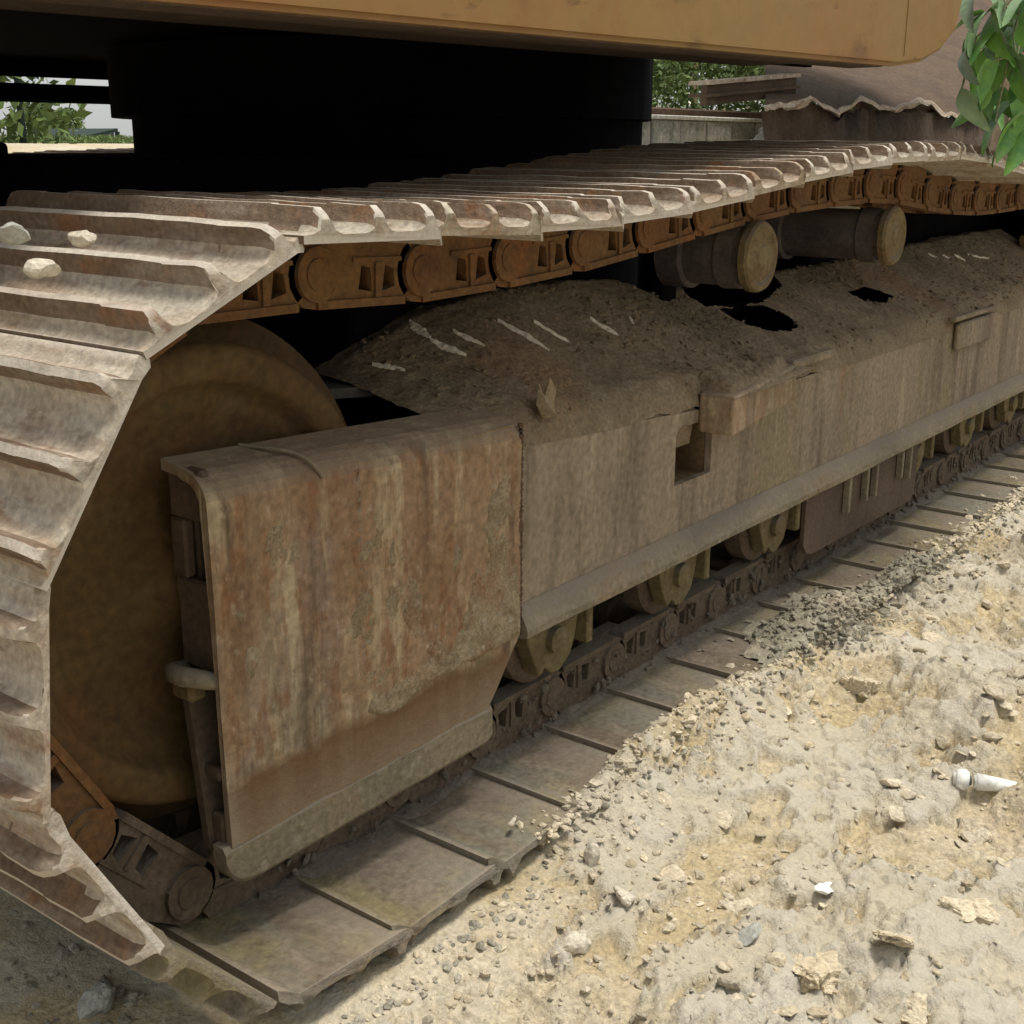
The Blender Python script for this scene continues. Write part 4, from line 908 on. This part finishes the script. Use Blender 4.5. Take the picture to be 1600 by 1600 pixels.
o = from_bm('road_surface', bm, M_bankt, EB, smooth=True)
# steel beam resting on the bank
pa = ray_at(1112, 128, 4.9); pb = ray_at(1252, 116, 4.75); 
SB = empty('steel_beam', pa, 'rusty ridged steel beam with bright top edge, left of the earth bank', 'beam')
v = pb-pa; 
def bar(z0, z1, yo, yw, name, mat, ext=0):
    bm = bmesh.new(); q = []
    for P_ in (pa, pb):
        for (yy, zz) in ((yo, z0), (yo+yw, z0), (yo+yw, z1), (yo, z1)): q.append(bm.verts.new((P_.x, P_.y+yy, P_.z+zz)))
    for f in ((0, 1, 5, 4), (1, 2, 6, 5), (2, 3, 7, 6), (3, 0, 4, 7), (3, 2, 1, 0), (4, 5, 6, 7)): bm.faces.new([q[i] for i in f])
    return from_bm(name, bm, mat, SB)
bar(-.02, .008, 0, .2, 'top_flange', M_banke); bar(-.085, -.0202, .04, .05, 'web', M_brownu); bar(-.11, -.0852, .0, .2, 'middle_flange', M_brownu); bar(-.17, -.1102, .04, .05, 'lower_web', M_brownu)
# rubble between wall and bank
P = []; Sz = []
for _ in range(70):
    px = 1190+110*RNG.random(); p = ray_at(px, 226, 5.2+RNG.random()*.8); P.append((p.x, p.y)); Sz.append(.03+.07*RNG.random())
scatter('rubble', P, Sz, M_conc, 'pile of broken concrete at the end of the low wall', base=ICO2, zfun=lambda x, y: 1.03, flat=.8)
# trees
def tree(loc, h, cr, label, n=9000, ls=.16, trunk_r=.2, cz=.62, group=None, sq=.8):
    T = empty('tree', loc, label, 'tree', group); bm = bmesh.new()
    tube(bm, [(loc[0], loc[1], loc[2]-.3), (loc[0]+.05*h*.2, loc[1], loc[2]+h*.25), (loc[0]-.04*h*.3, loc[1]+.1, loc[2]+h*.55), (loc[0], loc[1], loc[2]+h*.85)], [trunk_r*1.2, trunk_r, trunk_r*.7, trunk_r*.2], 10)
    cl = []
    for k in range(16):
        a = RNG.random()*6.28; r = cr*(.25+.65*RNG.random()); c = (loc[0]+r*math.cos(a), loc[1]+r*math.sin(a), loc[2]+h*(cz+(RNG.random()-.45)*.55)); cl.append((c, cr*(.28+.28*RNG.random())))
        tube(bm, [(loc[0], loc[1], loc[2]+h*(.3+.3*RNG.random())), tuple((np.array((loc[0], loc[1], loc[2]+h*.6))+np.array(c))/2), c], [trunk_r*.4, trunk_r*.25, trunk_r*.08], 6)
    from_bm('trunk', bm, M_bark, T)
    def f():
        c, r = cl[RNG.integers(len(cl))]; v = RNG.normal(size=3); v /= np.linalg.norm(v); return np.array(c)+v*r*(.55+.5*RNG.random())*np.array([1, 1, sq])
    leaf_cloud('crown', n, f, ls, M_foliage, T); return T
tree((7.6, 16.0, .55), 7, 2.6, 'broad green tree seen low through the gap under the left of the machine', ls=.09, n=22000, cz=.30)
tree((17.6, 27.0, .55), 2.0, .75, 'rounded small green tree showing against the bright sky in the gap', ls=.045, n=9000, cz=.25)
tree((10.7, 3.22, 0), 6.5, 2.2, 'tall tree with tan trunk behind the leafy shrub at the right', n=8000, trunk_r=.20)
for i, (x, y, h) in enumerate(((-14, 30, 9), (-4, 34, 10), (60, 34, 11), (70, 12, 12), (48, -14, 10), (30, -26, 9), (-20, -18, 9))):
    tree((x, y, .9 if y > 6 else 0), h, h*.4, ['dense tree far behind on the left', 'tall tree far behind the machine', 'distant tree past the low wall', 'distant broad tree beyond the shrub', 'tree far to the right of the soil', 'tree behind the soil area', 'tree behind the viewer'][i], n=6000, ls=.3, trunk_r=.25)
tr = None
tag(leaf_cloud('far_bushes', 14000, lambda: (12+RNG.random()*8, 19.5+RNG.random()*1.5, .93+RNG.random()**.8*(.14+.05*math.sin(RNG.random()*9))), .03, M_foliage), 'low band of green bushes across the gap under the machine', kind='stuff')
# slim pole and lean-to shed in the left gap
p = ray_at(38, 232, 14); bm = bmesh.new(); tube(bm, [(p.x, p.y, .9), (p.x, p.y, 3.5), (p.x, p.y, 5.2)], [.04, .04, .035], 8); tag(from_bm('slim_pole', bm, M_darkg, None), 'slim dark pole beside the green tree in the left gap', 'pole')
a = ray_at(66, 231, 22); b = ray_at(178, 203, 22)
SHD = empty('lean_to_shed', (a.x, 22, .98), 'small blue-grey lean-to with sloping dark roof edge in the left gap', 'shed')
bm = bmesh.new(); q = [bm.verts.new(v) for v in ((a.x, 22, a.z-.03), (b.x, 22, b.z-.03), (b.x, 22, .6), (a.x, 22, .6))]; q2 = [bm.verts.new(v.co+Vector((0, 2, 0))) for v in q]
bm.faces.new(q); bm.faces.new(q2[::-1])
for k in range(4): bm.faces.new((q[k], q2[k], q2[(k+1) % 4], q[(k+1) % 4]))
from_bm('wall', bm, M_shed, SHD)
bm = bmesh.new(); q = [bm.verts.new(v) for v in ((a.x-.1, 21.9, a.z-.03), (b.x+.02, 21.9, b.z-.03), (b.x+.02, 21.9, b.z+.03), (a.x-.1, 21.9, a.z+.03))]; q2 = [bm.verts.new(v.co+Vector((0, 2.2, 0))) for v in q]
bm.faces.new(q); bm.faces.new(q2[::-1])
for k in range(4): bm.faces.new((q[k], q2[k], q2[(k+1) % 4], q[(k+1) % 4]))
from_bm('roof', bm, M_darkg, SHD)
bm = bmesh.new(); box(bm, b.x+.002, b.x+.06, 21.9, 21.98, .6, b.z-.031, bev=0); from_bm('post', bm, M_darkg, SHD)
